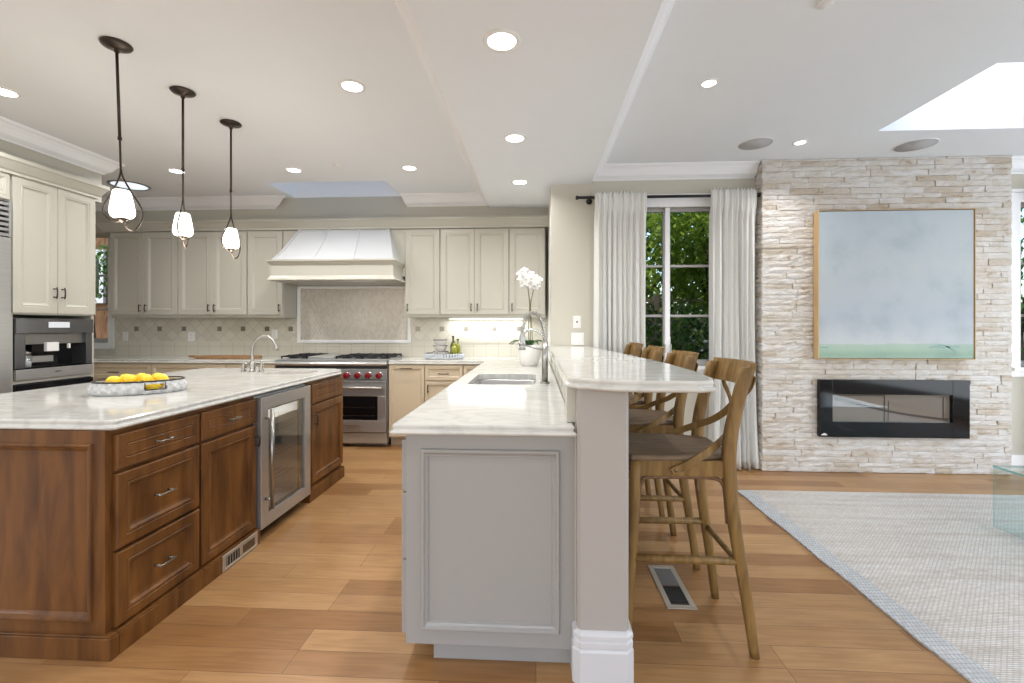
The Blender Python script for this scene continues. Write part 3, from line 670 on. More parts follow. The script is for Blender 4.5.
# ------------------------------------------------------------------ cabinets
DOOR = [(0, 0), (0, .018), (.002, .020), (.050, .020), (.054, .0165), (.058, .0195), (.064, .0185), (.070, .012), (.076, .010), (.078, .0085)]
DOORW = [(0, 0), (0, .014), (.003, .019), (.007, .021), (.042, .021), (.046, .017), (.050, .021), (.058, .020), (.066, .012), (.074, .009), (.078, .008)]
SMALL = [(0, 0), (0, .016), (.002, .019), (.006, .020), (.028, .020), (.031, .017), (.034, .020), (.040, .018), (.046, .011), (.050, .010)]
def pull(parent, x, z, L=.1, vert=False, m=None, y=-.02):
    mb = MB(); h = L/2
    def Pt(a, o): return (x, y-o, z+a) if vert else (x+a, y-o, z)
    mb.tube([Pt(-h, .026), Pt(-h*.6, .030), Pt(0, .032), Pt(h*.6, .030), Pt(h, .026)], [.0045, .0055, .005, .0055, .0045], 8)
    for a in (-h*.72, h*.72): mb.tube([Pt(a, -.001), Pt(a, .004), Pt(a, .028)], [.007, .0045, .0045], 8)
    return mb.build('handle', m or M['bronze'], parent)
def front(t, kind, x0, x1, z0, z1, m, prof=None, h=None, hm=None, gap=.0015):
    if m == M['walnut']: gap = .003
    mb = MB(); prof = prof or DOOR
    mb.panel(x0+gap, x1-gap, z0+gap, z1-gap, prof, y=-.001)
    o = mb.build(kind, m, t)
    if h: pull(o, *h, m=hm)
    return o
def cabinet(name, label, loc, rotz, w, d, z0, z1, m, fronts, hm=None, prof=None, cat='cabinet', group=None, plinth=None, shelf_z=None):
    t = thing(name, label, cat, loc, rotz, group)
    mb = MB(); mb.box(.0005, w-.0005, 0, d, z0, z1); mb.build('carcass', m, t, bevel=.0015)
    if plinth: mb = MB(); mb.box(0.001, w-.001, plinth, d, 0, z0); mb.build('plinth', m, t)
    for f in fronts: front(t, f[0], *f[1:5], m, f[6] if len(f) > 6 else prof, f[5], hm)
    return t
# wall cabinets (front plane y 5.12)
YU = 5.14; ub, ut = 1.40, 2.405
def upper(x0, x1, doors, label, hside=None):
    w = x1-x0; f = []
    if doors == 2:
        f = [('door', .004, w/2, ub+.03, ut-.004, (w/2-.035, ub+.11, .09, True)), ('door', w/2, w-.004, ub+.03, ut-.004, (w/2+.035, ub+.11, .09, True))]
    else:
        hx = w-.035 if hside == 'r' else .035
        f = [('door', .004, w-.004, ub+.03, ut-.004, (hx, ub+.11, .09, True))]
    return cabinet('wall_cabinet', label, (x0, YU, 0), 0, w, YK-YU, ub, 2.41, M['cream'], f, group='cream wall cabinets over the back counter')
upper(-5.03, -4.195, 2, 'cream two-door wall cabinet beside the kitchen window')
upper(-4.195, -3.355, 2, 'cream two-door wall cabinet second from the kitchen window')
upper(-3.355, -2.93, 1, 'cream single-door wall cabinet just left of the range hood', 'r')
upper(-1.495, -1.09, 1, 'cream single-door wall cabinet just right of the range hood', 'l')
upper(-1.09, -.304, 2, 'cream two-door wall cabinet above the serving tray')
upper(-.304, .105, 1, 'cream single-door wall cabinet in the right corner behind the orchid', 'l')
CAB = [(0, 0), (.012, 0), (.012, .02), (.022, .03), (.04, .06), (.055, .085), (.062, .09), (.062, .118), (0, .118)]
mb = MB(); crown(mb, (-5.10, 5.12), (XR, 5.12), (0, -1), 2.41, -1, 0, CAB); crown(mb, (-5.10, YK), (-5.10, 5.12), (-1, 0), 2.41, 0, 1, CAB); struct('trim_7', mb, M['cream'])
mb = MB(); crown(mb, (-3.80, 1.3), (-3.80, 3.745), (1, 0), 2.40, 0, 1, CAB); crown(mb, (-3.80, 3.745), (-4.45, 3.745), (0, 1), 2.40, -1, 0, CAB); struct('trim_8', mb, M['cream'])
mb = MB(); mb.box(-5.03, XR, YF-.03, YF+.02, 2.41, 2.43); struct('trim_9', mb, M['cream'])

# base cabinets along the back wall
YB = 4.83; cb0, cb1 = .10, .889; tk = .07
def base(x0, x1, kind, label, m=None):
    w = x1-x0; f = []; m = m or M['creamb']
    if kind == 'pull': f = [('door', .003, w-.003, cb0+.01, cb1-.01, (w/2, cb1-.045, .13, False), SMALL)]
    elif kind == 'dd': f = [('drawer', .003, w-.003, .715, cb1-.01, (w/2, .79, .12, False), SMALL), ('door', .003, w-.003, cb0+.01, .705, (.04, .63, .09, True), SMALL)]
    elif kind == 'd2': f = [('drawer', .003, w-.003, .715, cb1-.01, (w/2, .79, .12, False), SMALL), ('door', .003, w/2, cb0+.01, .705, (w/2-.04, .63, .09, True), SMALL), ('door', w/2, w-.003, cb0+.01, .705, (w/2+.04, .63, .09, True), SMALL)]
    else: f = []
    return cabinet('base_cabinet', label, (x0, YB, 0), 0, w, YK-YB-.01, cb0, cb1, m, f, plinth=tk, group='tan base cabinets along the back wall')
base(-1.585, -1.19, 'pull', 'tan base cabinet with full-height pull-out front right of the range')
base(-1.19, -.775, 'dd', 'tan base cabinet with drawer below the serving tray')
base(-.775, -.50, 'dd', 'narrow tan base cabinet in the corner beside the peninsula')
base(-3.40, -2.83, 'd2', 'tan base cabinet immediately left of the range')
base(-4.25, -3.40, 'd2', 'tan base cabinet under the wooden board')
base(-5.10, -4.25, 'd2', 'tan base cabinet seen behind the lemon basket')
base(-5.95, -5.10, 'd2', 'tan base cabinet under the kitchen window')

# countertops
def slab(name, label, outline, z, holes=(), th=.040):
    """outline CCW; ogee double edge"""
    n = len(outline)
    def off(d):
        out = []
        for i in range(n):
            p = Vector(outline[i]); a = Vector(outline[i-1]); b = Vector(outline[(i+1) % n])
            e0 = (p-a).normalized(); e1 = (b-p).normalized(); n0 = Vector((e0.y, -e0.x)); n1 = Vector((e1.y, -e1.x))
            k = (n0+n1); k = k/max(k.length_squared, .2)*2
            out.append(p+k*d)
        return out
    prof = [(-.004, -th), (0, -th+.002), (.004, -th+.006), (.005, -th+.010), (.002, -th+.016), (-.007, -th+.019), (-.007, -th+.022), (-.003, -.010), (-.003, -.006), (-.006, -.001), (-.010, 0)]
    mb = MB(); mb.rings([[(q.x, q.y, z+h) for q in off(d)] for d, h in prof])
    o = mb.build(name, M['quartz'])
    for hx0, hx1, hy0, hy1, hr in holes:
        c = MB(); pts = []
        for cx, cy, a0 in ((hx1-hr, hy1-hr, 0), (hx0+hr, hy1-hr, 90), (hx0+hr, hy0+hr, 180), (hx1-hr, hy0+hr, 270)):
            for k in range(5): a = R(a0+k*22.5); pts.append((cx+hr*math.cos(a), cy+hr*math.sin(a)))
        c.prism(pts, z-.1, z+.05); co = c.build('cutter', M['quartz'])
        m_ = o.modifiers.new('cut', 'BOOLEAN'); m_.object = co; m_.operation = 'DIFFERENCE'; m_.solver = 'EXACT'
        dg = bpy.context.evaluated_depsgraph_get(); me = bpy.data.meshes.new_from_object(o.evaluated_get(dg)); o.modifiers.clear(); o.data = me
        bpy.data.objects.remove(co)
    tag(o, label, 'countertop'); return o
slab('countertop', 'white veined stone countertop on the peninsula turning the corner to the range',
     [(-.545, 1.69), (.1455, 1.69), (.1455, 4.32), (XR-.003, 4.325), (XR-.003, YK-.012), (-1.583, YK-.012), (-1.583, 4.80), (-.545, 4.80)], ZT, [(-.44, .0, 2.87, 3.50, .05)])
slab('countertop', 'white stone countertop along the back wall left of the range', [(-6.18, 4.80), (-2.827, 4.80), (-2.827, YK-.012), (-6.18, YK-.012)], ZT)
slab('countertop', 'large white stone countertop of the wooden island',
     [(-2.93, 1.695), (-1.665, 1.695), (-1.652, 1.708), (-1.652, 3.79), (-1.74, 3.88), (-2.93, 3.88)], ZT, [(-2.14, -1.76, 3.40, 3.66, .08)])
slab('bar_countertop', 'raised white stone bar top with rounded front in front of the stools',
     [(.112, 4.325), (.112, 1.70), (.15, 1.655), (.21, 1.615), (.28, 1.590), (.36, 1.578), (.56, 1.578), (.615, 1.60), (.645, 1.68), (.67, 1.95), (.668, 2.3), (.64, 2.7), (.60, 3.1), (.55, 3.6), (.505, 4.325)], 1.112)

# sinks
def sink(x0, x1, y0, y1, z, depth, label, r_=.05):
    t = thing('sink', label, 'sink', ((x0+x1)/2, (y0+y1)/2, z-depth)); hx, hy = (x1-x0)/2, (y1-y0)/2
    def rr(dx, zz, rad):
        a_, b_ = hx+dx, hy+dx; pts = []
        for cx, cy, a0 in ((a_-rad, b_-rad, 0), (-a_+rad, b_-rad, 90), (-a_+rad, -b_+rad, 180), (a_-rad, -b_+rad, 270)):
            for k in range(5): a = R(a0+k*22.5); pts.append((cx+rad*math.cos(a), cy+rad*math.sin(a), zz))
        return pts
    mb = MB(); mb.rings([rr(.018, depth-.042, r_+.018), rr(-.002, depth-.042, r_), rr(-.006, depth-.05, r_), rr(-.012, .02, r_), rr(-.04, .002, r_), rr(-.10, 0, r_*.6)], smooth=True, cap0=False)
    mb.rings([rr(.018, depth-.042, r_+.018), rr(.018, depth-.046, r_+.018), rr(.004, depth-.05, r_), rr(0, -.004, r_)], smooth=True, cap0=False)
    mb.build('basin', M['steel'], t); mb = MB(); mb.lathe([(0, .004), (.035, .004), (.045, .001)], seg=20); mb.build('drain', M['chrome'], t)
sink(-.44, 0, 2.87, 3.50, ZT, .24, 'stainless undermount sink in the peninsula counter')
sink(-2.14, -1.76, 3.40, 3.66, ZT, .2, 'small stainless prep sink in the island counter', .08)

# ------------------------------------------------------------------ peninsula
RP = -PI/2
def pen():
    X0, X1, Y0 = -.50, .149, 1.735
    units = [(1.735, 2.35, 'first'), (2.35, 2.80, 'second'), (2.80, 3.55, 'third'), (3.55, 4.16, 'fourth'), (4.16, 4.80, 'fifth')]
    labs = ['pale grey peninsula cabinet with framed end panel facing the camera', 'pale grey peninsula cabinet second from the end panel', 'pale grey peninsula cabinet below the stainless sink', 'pale grey peninsula cabinet beyond the sink', 'pale grey peninsula cabinet in the corner by the back counter']
    for (a, b, _), lb in zip(units, labs):
        w = b-a; t = thing('base_cabinet', lb, 'cabinet', (X0, b, 0), RP, 'pale grey cabinets of the peninsula')
        zt = cb1 if 'sink' not in lb or 'beyond' in lb else .62
        mb = MB()
        if 'below the stainless' in lb:
            mb.box(.0005, w-.0005, .03, X1-X0, cb0, .62); mb.box(.0005, w-.0005, .0, .03, cb0, cb1)
        else: mb.box(.0005, w-.0005, 0, X1-X0, cb0, cb1)
        mb.build('carcass', M['pen'], t, bevel=.0015)
        mb = MB(); mb.box(.001 if a > Y0 else .03, w-.001 if a > Y0 else w-.03, tk+.03, X1-X0-.01, 0, cb0); mb.build('plinth', M['pen'], t)
        if 'first' in _:
            for z0, z1 in ((.66, .86), (.40, .655), (.11, .395)): front(t, 'drawer', .003, w-.003, z0, z1, M['pen'], SMALL, (w/2, (z0+z1)/2, .12, False))
            # the framed panel on the end of the unit, local +x side = world -y
            pm = MB(); pm.panel(0, X1-X0, cb0-.02, cb1, [(0, 0), (0, .008), (.001, .009), (.058, .009), (.060, .018), (.064, .022), (.072, .021), (.077, .013), (.084, .010), (.087, .011), (.090, .005)])
            po = pm.build('end_panel', M['pen'], t, loc=(w, 0, 0), rotz=PI/2)
        else:
            front(t, 'drawer', .003, w-.003, .70, .86, M['pen'], SMALL, (w/2, .78, .12, False))
            front(t, 'door', .003, w-.003, .11, .695, M['pen'], DOOR, (.05, .62, .1, True))
pen()
# knee wall carrying the bar, with its pillar
mb = MB(); mb.box(.1495, .338, 1.90, YW-.001, 0, 1.0715)
kw = tag(mb.build('bar_wall', M['pillar']), 'pale knee wall carrying the raised bar behind the stools', 'half wall')
mb = MB()
for a, b in ((1.76, 2.60), (2.60, 3.46), (3.46, 4.32)):
    t2 = MB(); t2.panel(a, b, .932, 1.07, [(0, 0), (0, .008), (.022, .008), (.026, .003), (.03, .003)]); mb.add([(.1495+y_, x_, z_) for x_, y_, z_ in t2.v], t2.f)
mb.build('splash_panel', M['cream'], kw)
mb = MB(); mb.box(.3381, .3535, 1.93, YW-.001, 0, .13); mb.build('skirting', M['trim'], kw, bevel=.003)
def octo(x0, x1, y0, y1, c): return [(x0+c, y0), (x1-c, y0), (x1, y0+c), (x1, y1), (x0, y1), (x0, y0+c)]
t = thing('bar_pillar', 'pale chamfered pillar with moulded white base under the near end of the bar', 'pillar', (.245, 1.8, 0))
mb = MB()
def oc(d, z): return [(x-.245, y-1.8, z) for x, y in octo(.151-d, .337+d, 1.668-d, 1.898, .012+d*.8)]
mb.rings([oc(0, .10), oc(0, 1.0715)]); mb.build('shaft', M['pillar'], t)
mb = MB(); mb.rings([oc(.018, 0), oc(.018, .122), oc(.0155, .128), oc(.012, .130), (oc(.012, .133)), oc(.0155, .137), oc(.0155, .155), oc(.012, .159), oc(.010, .162), oc(.016, .166), oc(.016, .180), oc(.008, .189), oc(.001, .193)])
mb.build('moulded_base', mat('base_moulding_paint', (.60, .60, .615), .4), t)
mb = MB(); mb.box(-.127, -.094, -.050, .09, .932, 1.071); mb.box(-.0992, -.0945, -.085, .097, .195, .931); mb.build('side_fillet', M['cream'], t)

# ------------------------------------------------------------------ island
RI = PI/2; XI = -1.685
def isl(y0, w, fronts, label, plinth_front=-.040, name='island_cabinet', d=.62, zt=.889):
    t = thing(name, label, 'cabinet', (XI, y0, 0), RI, 'brown wooden cabinets of the island')
    mb = MB(); mb.box(.0005, w-.0005, 0, d, .09, zt); mb.build('carcass', M['walnut'], t, bevel=.0015)
    for f in fronts: front(t, f[0], *f[1:5], M['walnut'], f[6], f[5], M['bronze'] if not f[5] or f[5][3] else M['pewter'])
    mb = MB(); x0 = 0 if y0 > 1.75 else -.0
    mb.box(x0, w, plinth_front, d, 0, .085); mb.box(x0, w, plinth_front+.006, d, .085, .092); mb.build('plinth', M['walnut'], t, bevel=.002)
    return t
WD = DOORW
c1 = isl(1.716, .463, [('drawer', .006, .459, .720, .870, (.23, .795, .10, False), WD[:8]), ('drawer', .006, .459, .405, .713, (.23, .560, .10, False), WD), ('drawer', .006, .459, .095, .398, (.23, .250, .10, False), WD)],
    'brown stained island cabinet with three drawers nearest the camera')
isl(2.180, .455, [('drawer', .004, .451, .720, .870, (.23, .795, .08, False), WD[:8]), ('door', .004, .451, .095, .713, (.43, .62, .07, True), WD)], 'brown stained island cabinet with one drawer over a door left of the wine cooler')
isl(3.255, .60, [('drawer', .045, .594, .715, .868, None, WD[:8]), ('door', .045, .594, .115, .708, (.075, .60, .09, True), WD)], 'brown stained island cabinet at the far end right of the wine cooler', plinth_front=-.030)
# end panel of the island facing the camera
t = thing('island_end_panel', 'wide brown framed end panel of the island facing the camera', 'panel', (-2.89, 1.715, 0))
We = 2.89-1.685-.0
mb = MB(); mb.box(0, We, -.008, -.0005, .09, .889); mb.build('backing_board', M['walnut'], t)
fr_ = [(0, 0), (0, .012), (.050, .012), (.052, .018), (.056, .021), (.063, .020), (.070, .010), (.078, .007), (.082, .003)]
mb = MB(); mb.panel(.60, We, .09, .889, fr_, y=-.009); mb.build('framed_panel', M['walnut'], t)
mb = MB(); mb.panel(0, .60, .09, .889, fr_, y=-.009); mb.build('framed_panel', M['walnut'], t)
mb = MB(); mb.box(-.02, We+.040, -.038, -.001, 0, .085); mb.box(-.014, We+.034, -.032, -.001, .085, .092); mb.build('plinth', M['walnut'], t, bevel=.002)
# back half of the island
t = thing('island_back_unit', 'brown wooden rear half of the island behind the drawers', 'cabinet', (-2.89, 1.717, 0))
mb = MB(); mb.box(0, .583, 0, 2.09, .0, .889); mb.build('carcass', M['walnut'], t, bevel=.002)
mb = MB()
for k in range(4): mb2 = MB(); mb2.panel(.02+k*.52, .02+(k+1)*.52, .1, .86, WD); mb.add([(-y_*-1, 2.09-x_, z_) for x_, y_, z_ in mb2.v], mb2.f)
mb.build('side_panels', M['walnut'], t)

# toe-kick grille
t = thing('toe_kick_vent', 'steel air vent set in the island plinth below the door', 'vent', (XI+.0408, 2.305, .002), RI)
mb = MB(); mb.panel(0, .30, 0, .088, [(0, 0), (0, .002), (.002, .004), (.013, .004), (.015, .002)]); mb.build('frame', M['ventpl'], t)
mb = MB(); mb.box(.03, .135, -.0035, -.001, .02, .068); o = mb.build('opening', M['darkin'], t)
mb = MB()
for k in range(5): mb.box(.033+k*.021, .037+k*.021, -.005, -.003, .02, .068)
mb.build('slats', M['ventpl'], o); mb = MB(); mb.box(.165, .27, -.0035, -.001, .022, .066); mb.build('damper', M['pewter'], t)

# wine cooler
t = thing('wine_cooler', 'stainless framed glass-door wine cooler built into the island', 'wine cooler', (XI, 2.638, 0), RI)
w = .606; z0, z1 = .075, .868
mb = MB(); mb.box(.002, w-.002, .55, .6, .09, .875); mb.box(.002, .03, .004, .55, .09, .875); mb.box(w-.03, w-.002, .004, .55, .09, .875); mb.box(.03, w-.03, .004, .55, .09, .12); mb.box(.03, w-.03, .004, .55, .845, .875)
mb.build('cabinet_shell', mat('cooler_liner', (.62, .63, .64), .4), t)  # pale grey inside stands in for the reflection on the cooler door
fw = .075
mb = MB(); mb.box(.004, fw+.004, -.042, -.002, z0, z1); mb.box(w-fw-.004, w-.004, -.042, -.002, z0, z1); mb.box(fw+.004, w-fw-.004, -.042, -.002, z0, z0+fw); mb.box(fw+.004, w-fw-.004, -.042, -.002, z1-fw, z1)
dr = mb.build('door', M['steel'], t, bevel=.002)
mb = MB(); mb.box(fw+.004, w-fw-.004, -.030, -.024, z0+fw, z1-fw); mb.build('glass_pane', M['glasscool'], dr)
mb = MB(); a0, a1, b0, b1 = fw+.004, w-fw-.004, z0+fw, z1-fw
mb.box(a0, a0+.012, -.023, -.010, b0, b1); mb.box(a1-.05, a1, -.023, -.010, b0, b1); mb.box(a0+.012, a1-.05, -.023, -.010, b0, b0+.014); mb.box(a0+.012, a1-.05, -.023, -.010, b1-.014, b1); mb.build('gasket', M['darkin'], dr)
mb = MB(); mb.tube([(.045, -.085, .19), (.045, -.085, .80)], .012, 12); hd = mb.build('handle', M['steelb'], dr)
mb = MB()
for z in (.25, .74): mb.tube([(.045, -.041, z), (.045, -.085, z)], .009, 10)
mb.build('handle_mount', M['steelb'], hd)
for k, z in enumerate((.28, .44, .60)):
    mb = MB()
    for j in range(9): mb.tube([(.035, .06+j*.05, z), (w-.035, .06+j*.05, z)], .003, 6)
    mb.build('wire_shelf', M['chrome'], t)
mb = MB(); mb.box(.035, w-.035, .03, .06, .655, .70); mb.box(.035, w-.035, .06, .5, .66, .668); mb.build('shelf_front', mat('pale_wood_shelf', (.62, .56, .48), .5), t)
area('cooler_led', (XI-.25, 2.638+.3, .835), (0, 0, 0), .2, .4, 4, (1, .98, .95))  # added lamp to brighten the cooler interior
mb = MB(); mb.box(.0, w, .05, .3, 0, .075); mb.build('toe_grille', M['darkin'], t)

# ------------------------------------------------------------------ tall cabinet with coffee machine and oven, fridge
XT = -3.82
t = thing('tall_cabinet', 'tall cream cabinet housing the coffee machine and oven', 'cabinet', (XT, 3.11, 0), RI)
w = .63
mb = MB(); mb.box(0, w, 0, .64, 1.385, 2.41); mb.box(0, .02, 0, .64, 0, 1.385); mb.box(w-.02, w, 0, .64, 0, 1.385); mb.box(.02, w-.02, .62, .64, 0, 1.385); mb.box(.02, w-.02, 0, .62, .870, .895); mb.box(.02, w-.02, 0, .62, 0, .30)
mb.build('carcass', M['cream'], t, bevel=.001)
front(t, 'door', .002, w/2, 1.395, 2.40, M['cream'], DOOR, (w/2-.03, 1.56, .09, True)); front(t, 'door', w/2, w-.002, 1.395, 2.40, M['cream'], DOOR, (w/2+.03, 1.56, .09, True))
t = thing('coffee_machine', 'built-in stainless and black coffee machine in the tall cabinet', 'coffee machine', (XT, 3.135, .897), RI)
w = .58
SMK = mat('smoked_steel', (.16, .16, .17), .22, .85)
mb = MB(); mb.box(0, w, .35, .6, 0, .465); mb.box(0, w, .05, .35, .43, .465); mb.box(0, .07, -.01, .35, .085, .345); mb.box(w-.05, w, -.01, .35, .085, .345); mb.build('housing', SMK, t, bevel=.002)
mb = MB(); mb.box(0, w, -.022, .05, .346, .46); cp = mb.build('control_panel', SMK, t, bevel=.002)
mb = MB(); mb.box(.22, .38, -.0235, -.021, .39, .435); mb.build('display', M['lcd'], cp)
mb = MB(); mb.box(.07, w-.05, .02, .10, .262, .345); mb.build('spout_hood', mat('dark_steel', (.27, .26, .25), .3, .8), t, bevel=.003)
mb = MB(); mb.box(.22, .31, -.01, .02, .205, .275); mb.build('dispenser_spout', M['plastic'], t, bevel=.004)
mb = MB(); mb.box(.395, .41, .0, .02, .222, .262); mb.build('steam_wand', M['plastic'], t, bevel=.003)
mb = MB(); mb.box(.07, w-.05, .12, .349, .085, .262); mb.build('niche', M['blackgl'], t)
mb = MB(); mb.box(.13, .33, .06, .11, .12, .17); mb.build('milk_shelf', M['steel'], t, bevel=.003)
mb = MB(); mb.box(0, w, -.02, .34, 0, .078); mb.build('drip_drawer', M['steel'], t, bevel=.002)
mb = MB(); mb.box(0, w, -.016, .118, .079, .084); mb.build('drip_tray', M['blackgl'], t)
mb = MB(); mb.tube([(.27, -.021, .045), (.32, -.021, .045)], .003, 6); mb.build('nameplate', M['darkin'], t)
t = thing('glass_jar', 'small glass jar standing on the coffee machine drip tray', 'jar', (XT-.035, 3.245, .982))
mb = MB(); mb.lathe([(.028, 0), (.033, .008), (.034, .085), (.028, .1), (.024, .105)]); mb.build('vessel', M['glassjar'], t)
mb = MB(); mb.lathe([(.0, .104), (.027, .104), (.027, .118), (.01, .122), (.009, .13), (0, .132)]); mb.build('lid', M['steelb'], t)
mb = MB(); mb.lathe([(.0, .004), (.028, .006), (.029, .05), (0, .052)]); mb.build('contents', M['plastic'], t)
t = thing('wall_oven', 'black glass built-in oven below the coffee machine', 'oven', (XT, 3.135, .302), RI)
mb = MB(); mb.box(0, w, 0, .5, 0, .565); mb.build('housing', M['darkin'], t)
mb = MB(); mb.box(0, w, -.022, -.001, 0, .45); mb.build('door', M['blackgl'], t, bevel=.002); mb = MB(); mb.box(0, w, -.022, -.001, .455, .56); mb.build('control_panel', M['blackgl'], t, bevel=.002)
mb = MB(); mb.tube([(.05, -.055, .42), (w-.05, -.055, .42)], .009, 10); mb.tube([(.07, -.02, .42), (.07, -.055, .42)], .006, 8); mb.tube([(w-.07, -.02, .42), (w-.07, -.055, .42)], .006, 8); mb.build('handle', M['steelb'], t)
t = thing('refrigerator', 'tall stainless built-in refrigerator with louvred grille at the left edge', 'refrigerator', (XT, 2.18, 0), RI)
w = .92
mb = MB(); mb.box(0, w, 0, .62, .1, 2.20); mb.box(0, w, .05, .6, 0, .1); mb.build('body', M['darkin'], t)
mb = MB(); mb.box(.003, w-.003, -.03, -.001, .11, .66); mb.build('freezer_drawer', M['steel'], t, bevel=.003)
mb = MB(); mb.box(.003, w-.003, -.03, -.001, .67, 1.935); d_ = mb.build('door', M['steel'], t, bevel=.003)
mb = MB(); mb.tube([(.06, -.08, .8), (.06, -.08, 1.6)], .013, 12); mb.tube([(.06, -.03, .85), (.06, -.08, .85)], .008, 8); mb.tube([(.06, -.03, 1.55), (.06, -.08, 1.55)], .008, 8); mb.build('handle', M['steelb'], d_)
mb = MB(); mb.box(.003, .02, -.03, -.001, 1.94, 2.20); mb.box(w-.02, w-.003, -.03, -.001, 1.94, 2.20)
for k in range(7): mb.box(.02, w-.02, -.028, -.008, 1.945+k*.037, 1.965+k*.037)
mb.build('grille', M['steel'], t)
mb = MB(); mb.box(.76, .84, -.0315, -.030, 1.86, 1.868); mb.build('badge', M['darkin'], d_)
cabinet('wall_cabinet', 'cream cabinet above the refrigerator at the left edge', (XT, 2.18, 0), RI, .92, .62, 2.203, 2.41, M['cream'], [('door', .002, .46, 2.21, 2.40, None, SMALL), ('door', .46, .918, 2.21, 2.40, None, SMALL)])

# ------------------------------------------------------------------ range hood
t = thing('range_hood', 'cream range hood with sloping white canopy above the range', 'range hood', (-2.20, YK-.01, 0))
hw, yb_ = .675, -.33
def hr(hx, y0, z): return [(-hx, y0, z), (hx, y0, z), (hx, -.02, z), (-hx, -.02, z)]
mb = MB(); yf = 4.79-YK+.01
mb.rings([hr(hw+.035, yf-.03, 1.795), hr(hw+.035, yf-.03, 1.803), hr(hw+.012, yf-.01, 1.822), hr(hw, yf, 1.845), hr(hw, yf, 1.955), hr(hw+.006, yf-.006, 1.965), hr(hw+.018, yf-.016, 1.975), hr(hw+.022, yf-.02, 1.985), hr(hw+.036, yf-.034, 2.00), hr(hw+.036, yf-.034, 2.018), hr(hw-.02, yf+.02, 2.022)])
mb.build('mantel_band', M['cream'], t)
mb = MB(); prof = []
for k in range(9):
    u = k/8; s_ = u**.85
    prof.append(((hw-.005)+(.535-hw)*s_, (yf+.012)+((yb_-.0)-(yf+.012))*s_, 2.02+.385*u))
rg = [[(-a, b, c), (a, b, c), (a, -.02, c), (-a, -.02, c)] for a, b, c in prof]
mb.rings(rg); cn = mb.build('canopy', M['hoodw'], t)
for q in (-.335, .335, -1.0, 1.0):
    mb = MB(); pts = [(q*a*(1 if abs(q) < 1 else .985), b-.002, c) for a, b, c in prof]; mb.strap(pts, .022, .012, (1, 0, 0)); mb.build('seam', M['hoodw'], cn)
mb = MB(); mb.box(-.725, .705, -.31, -.005, 1.87, 2.405); mb.build('filler_panel', M['cream'], t)
mb = MB(); mb.box(-.45, .45, yf+.09, -.12, 1.785, 1.795); mb.build('filter', M['steel'], t)
mb = MB(); mb.box(-.66, .66, yf+.05, -.05, 1.79, 1.7945); mb.build('underside', M['cream'], t)

# ------------------------------------------------------------------ range
t = thing('range_cooker', 'wide stainless range with red knobs between the back counters', 'range', (-2.82, 4.80, 0))
w = 1.228
mb = MB(); mb.box(0, w, .02, .62, .13, .905); mb.box(.02, w-.02, .07, .6, 0, .13); mb.build('body', M['steel'], t, bevel=.002)
mb = MB(); mb.rings([[(x, y, z) for y, z in ((.08, .921), (.0, .922), (-.022, .912), (-.03, .893), (-.022, .874), (0, .866), (.08, .866))] for x in (0, w)]); mb.build('bullnose', M['steel'], t)
mb = MB(); mb.box(0, w, -.012, .02, .725, .838); cp = mb.build('control_panel', M['steel'], t, bevel=.002)
mb = MB(); mb.box(.004, w-.004, -.004, .02, .838, .866); mb.build('vent_gap', M['darkin'], t)
mb = MB(); mb.box(0, w, -.004, .62, .924, .934); mb.box(.01, w-.01, .06, .6, .934, .94); mb.build('cooktop', M['steel'], t, bevel=.001)
for k in range(9):
    x = 1.146-k*.117
    mb = MB(); mb.tube([(x, -.013, .770), (x, -.020, .770)], .039, 20); bz = mb.build('knob_bezel', M['chrome'], cp)
    mb = MB(); mb.tube([(x, -.020, .770), (x, -.028, .770), (x, -.052, .770), (x, -.056, .770)], [.034, .034, .030, .024], 18); mb.box(x-.006, x+.006, -.062, -.05, .748, .792); kn = mb.build('knob', M['red'], cp)
def ovendoor(x0, x1, nm_='oven_door'):
    mb = MB(); z0, z1 = .165, .712
    mb.box(x0, x1, -.035, .018, z0, .295); mb.box(x0, x1, -.035, .018, .55, z1); mb.box(x0, x0+.09, -.035, .018, .295, .55); mb.box(x1-.09, x1, -.035, .018, .295, .55)
    d = mb.build(nm_, M['steel'], t, bevel=.003)
    mb = MB(); mb.box(x0+.09, x1-.09, -.031, .0, .295, .55); wd = mb.build('window', M['blackgl'], d)
    mb = MB()
    for z in (.34, .43): mb.box(x0+.12, x1-.12, -.0318, -.0305, z, z+.003)
    mb.build('rack', M['steelb'], wd)
    mb = MB(); mb.tube([(x0+.025, -.09, .645), (x1-.025, -.09, .645)], .016, 14)
    for x in (x0+.05, x1-.05): mb.box(x-.012, x+.012, -.09, -.034, .632, .658)
    mb.build('handle', M['steelb'], d, bevel=.002); return d
od = ovendoor(.470, w-.004); ovendoor(.004, .462)
mb = MB(); mb.box(.76, .94, -.0365, -.0345, .186, .192); mb.box(.76, .94, -.0375, -.0345, .232, .240); mb.box(.76, .766, -.0365, -.0345, .192, .232); mb.box(.934, .94, -.0365, -.0345, .192, .232); mb.box(.79, .91, -.0365, -.0345, .206, .218); bd = mb.build('badge', M['steelb'], od)
mb = MB(); mb.box(0, w, -.02, .05, .045, .155); mb.build('kick_panel', M['steel'], t, bevel=.003)
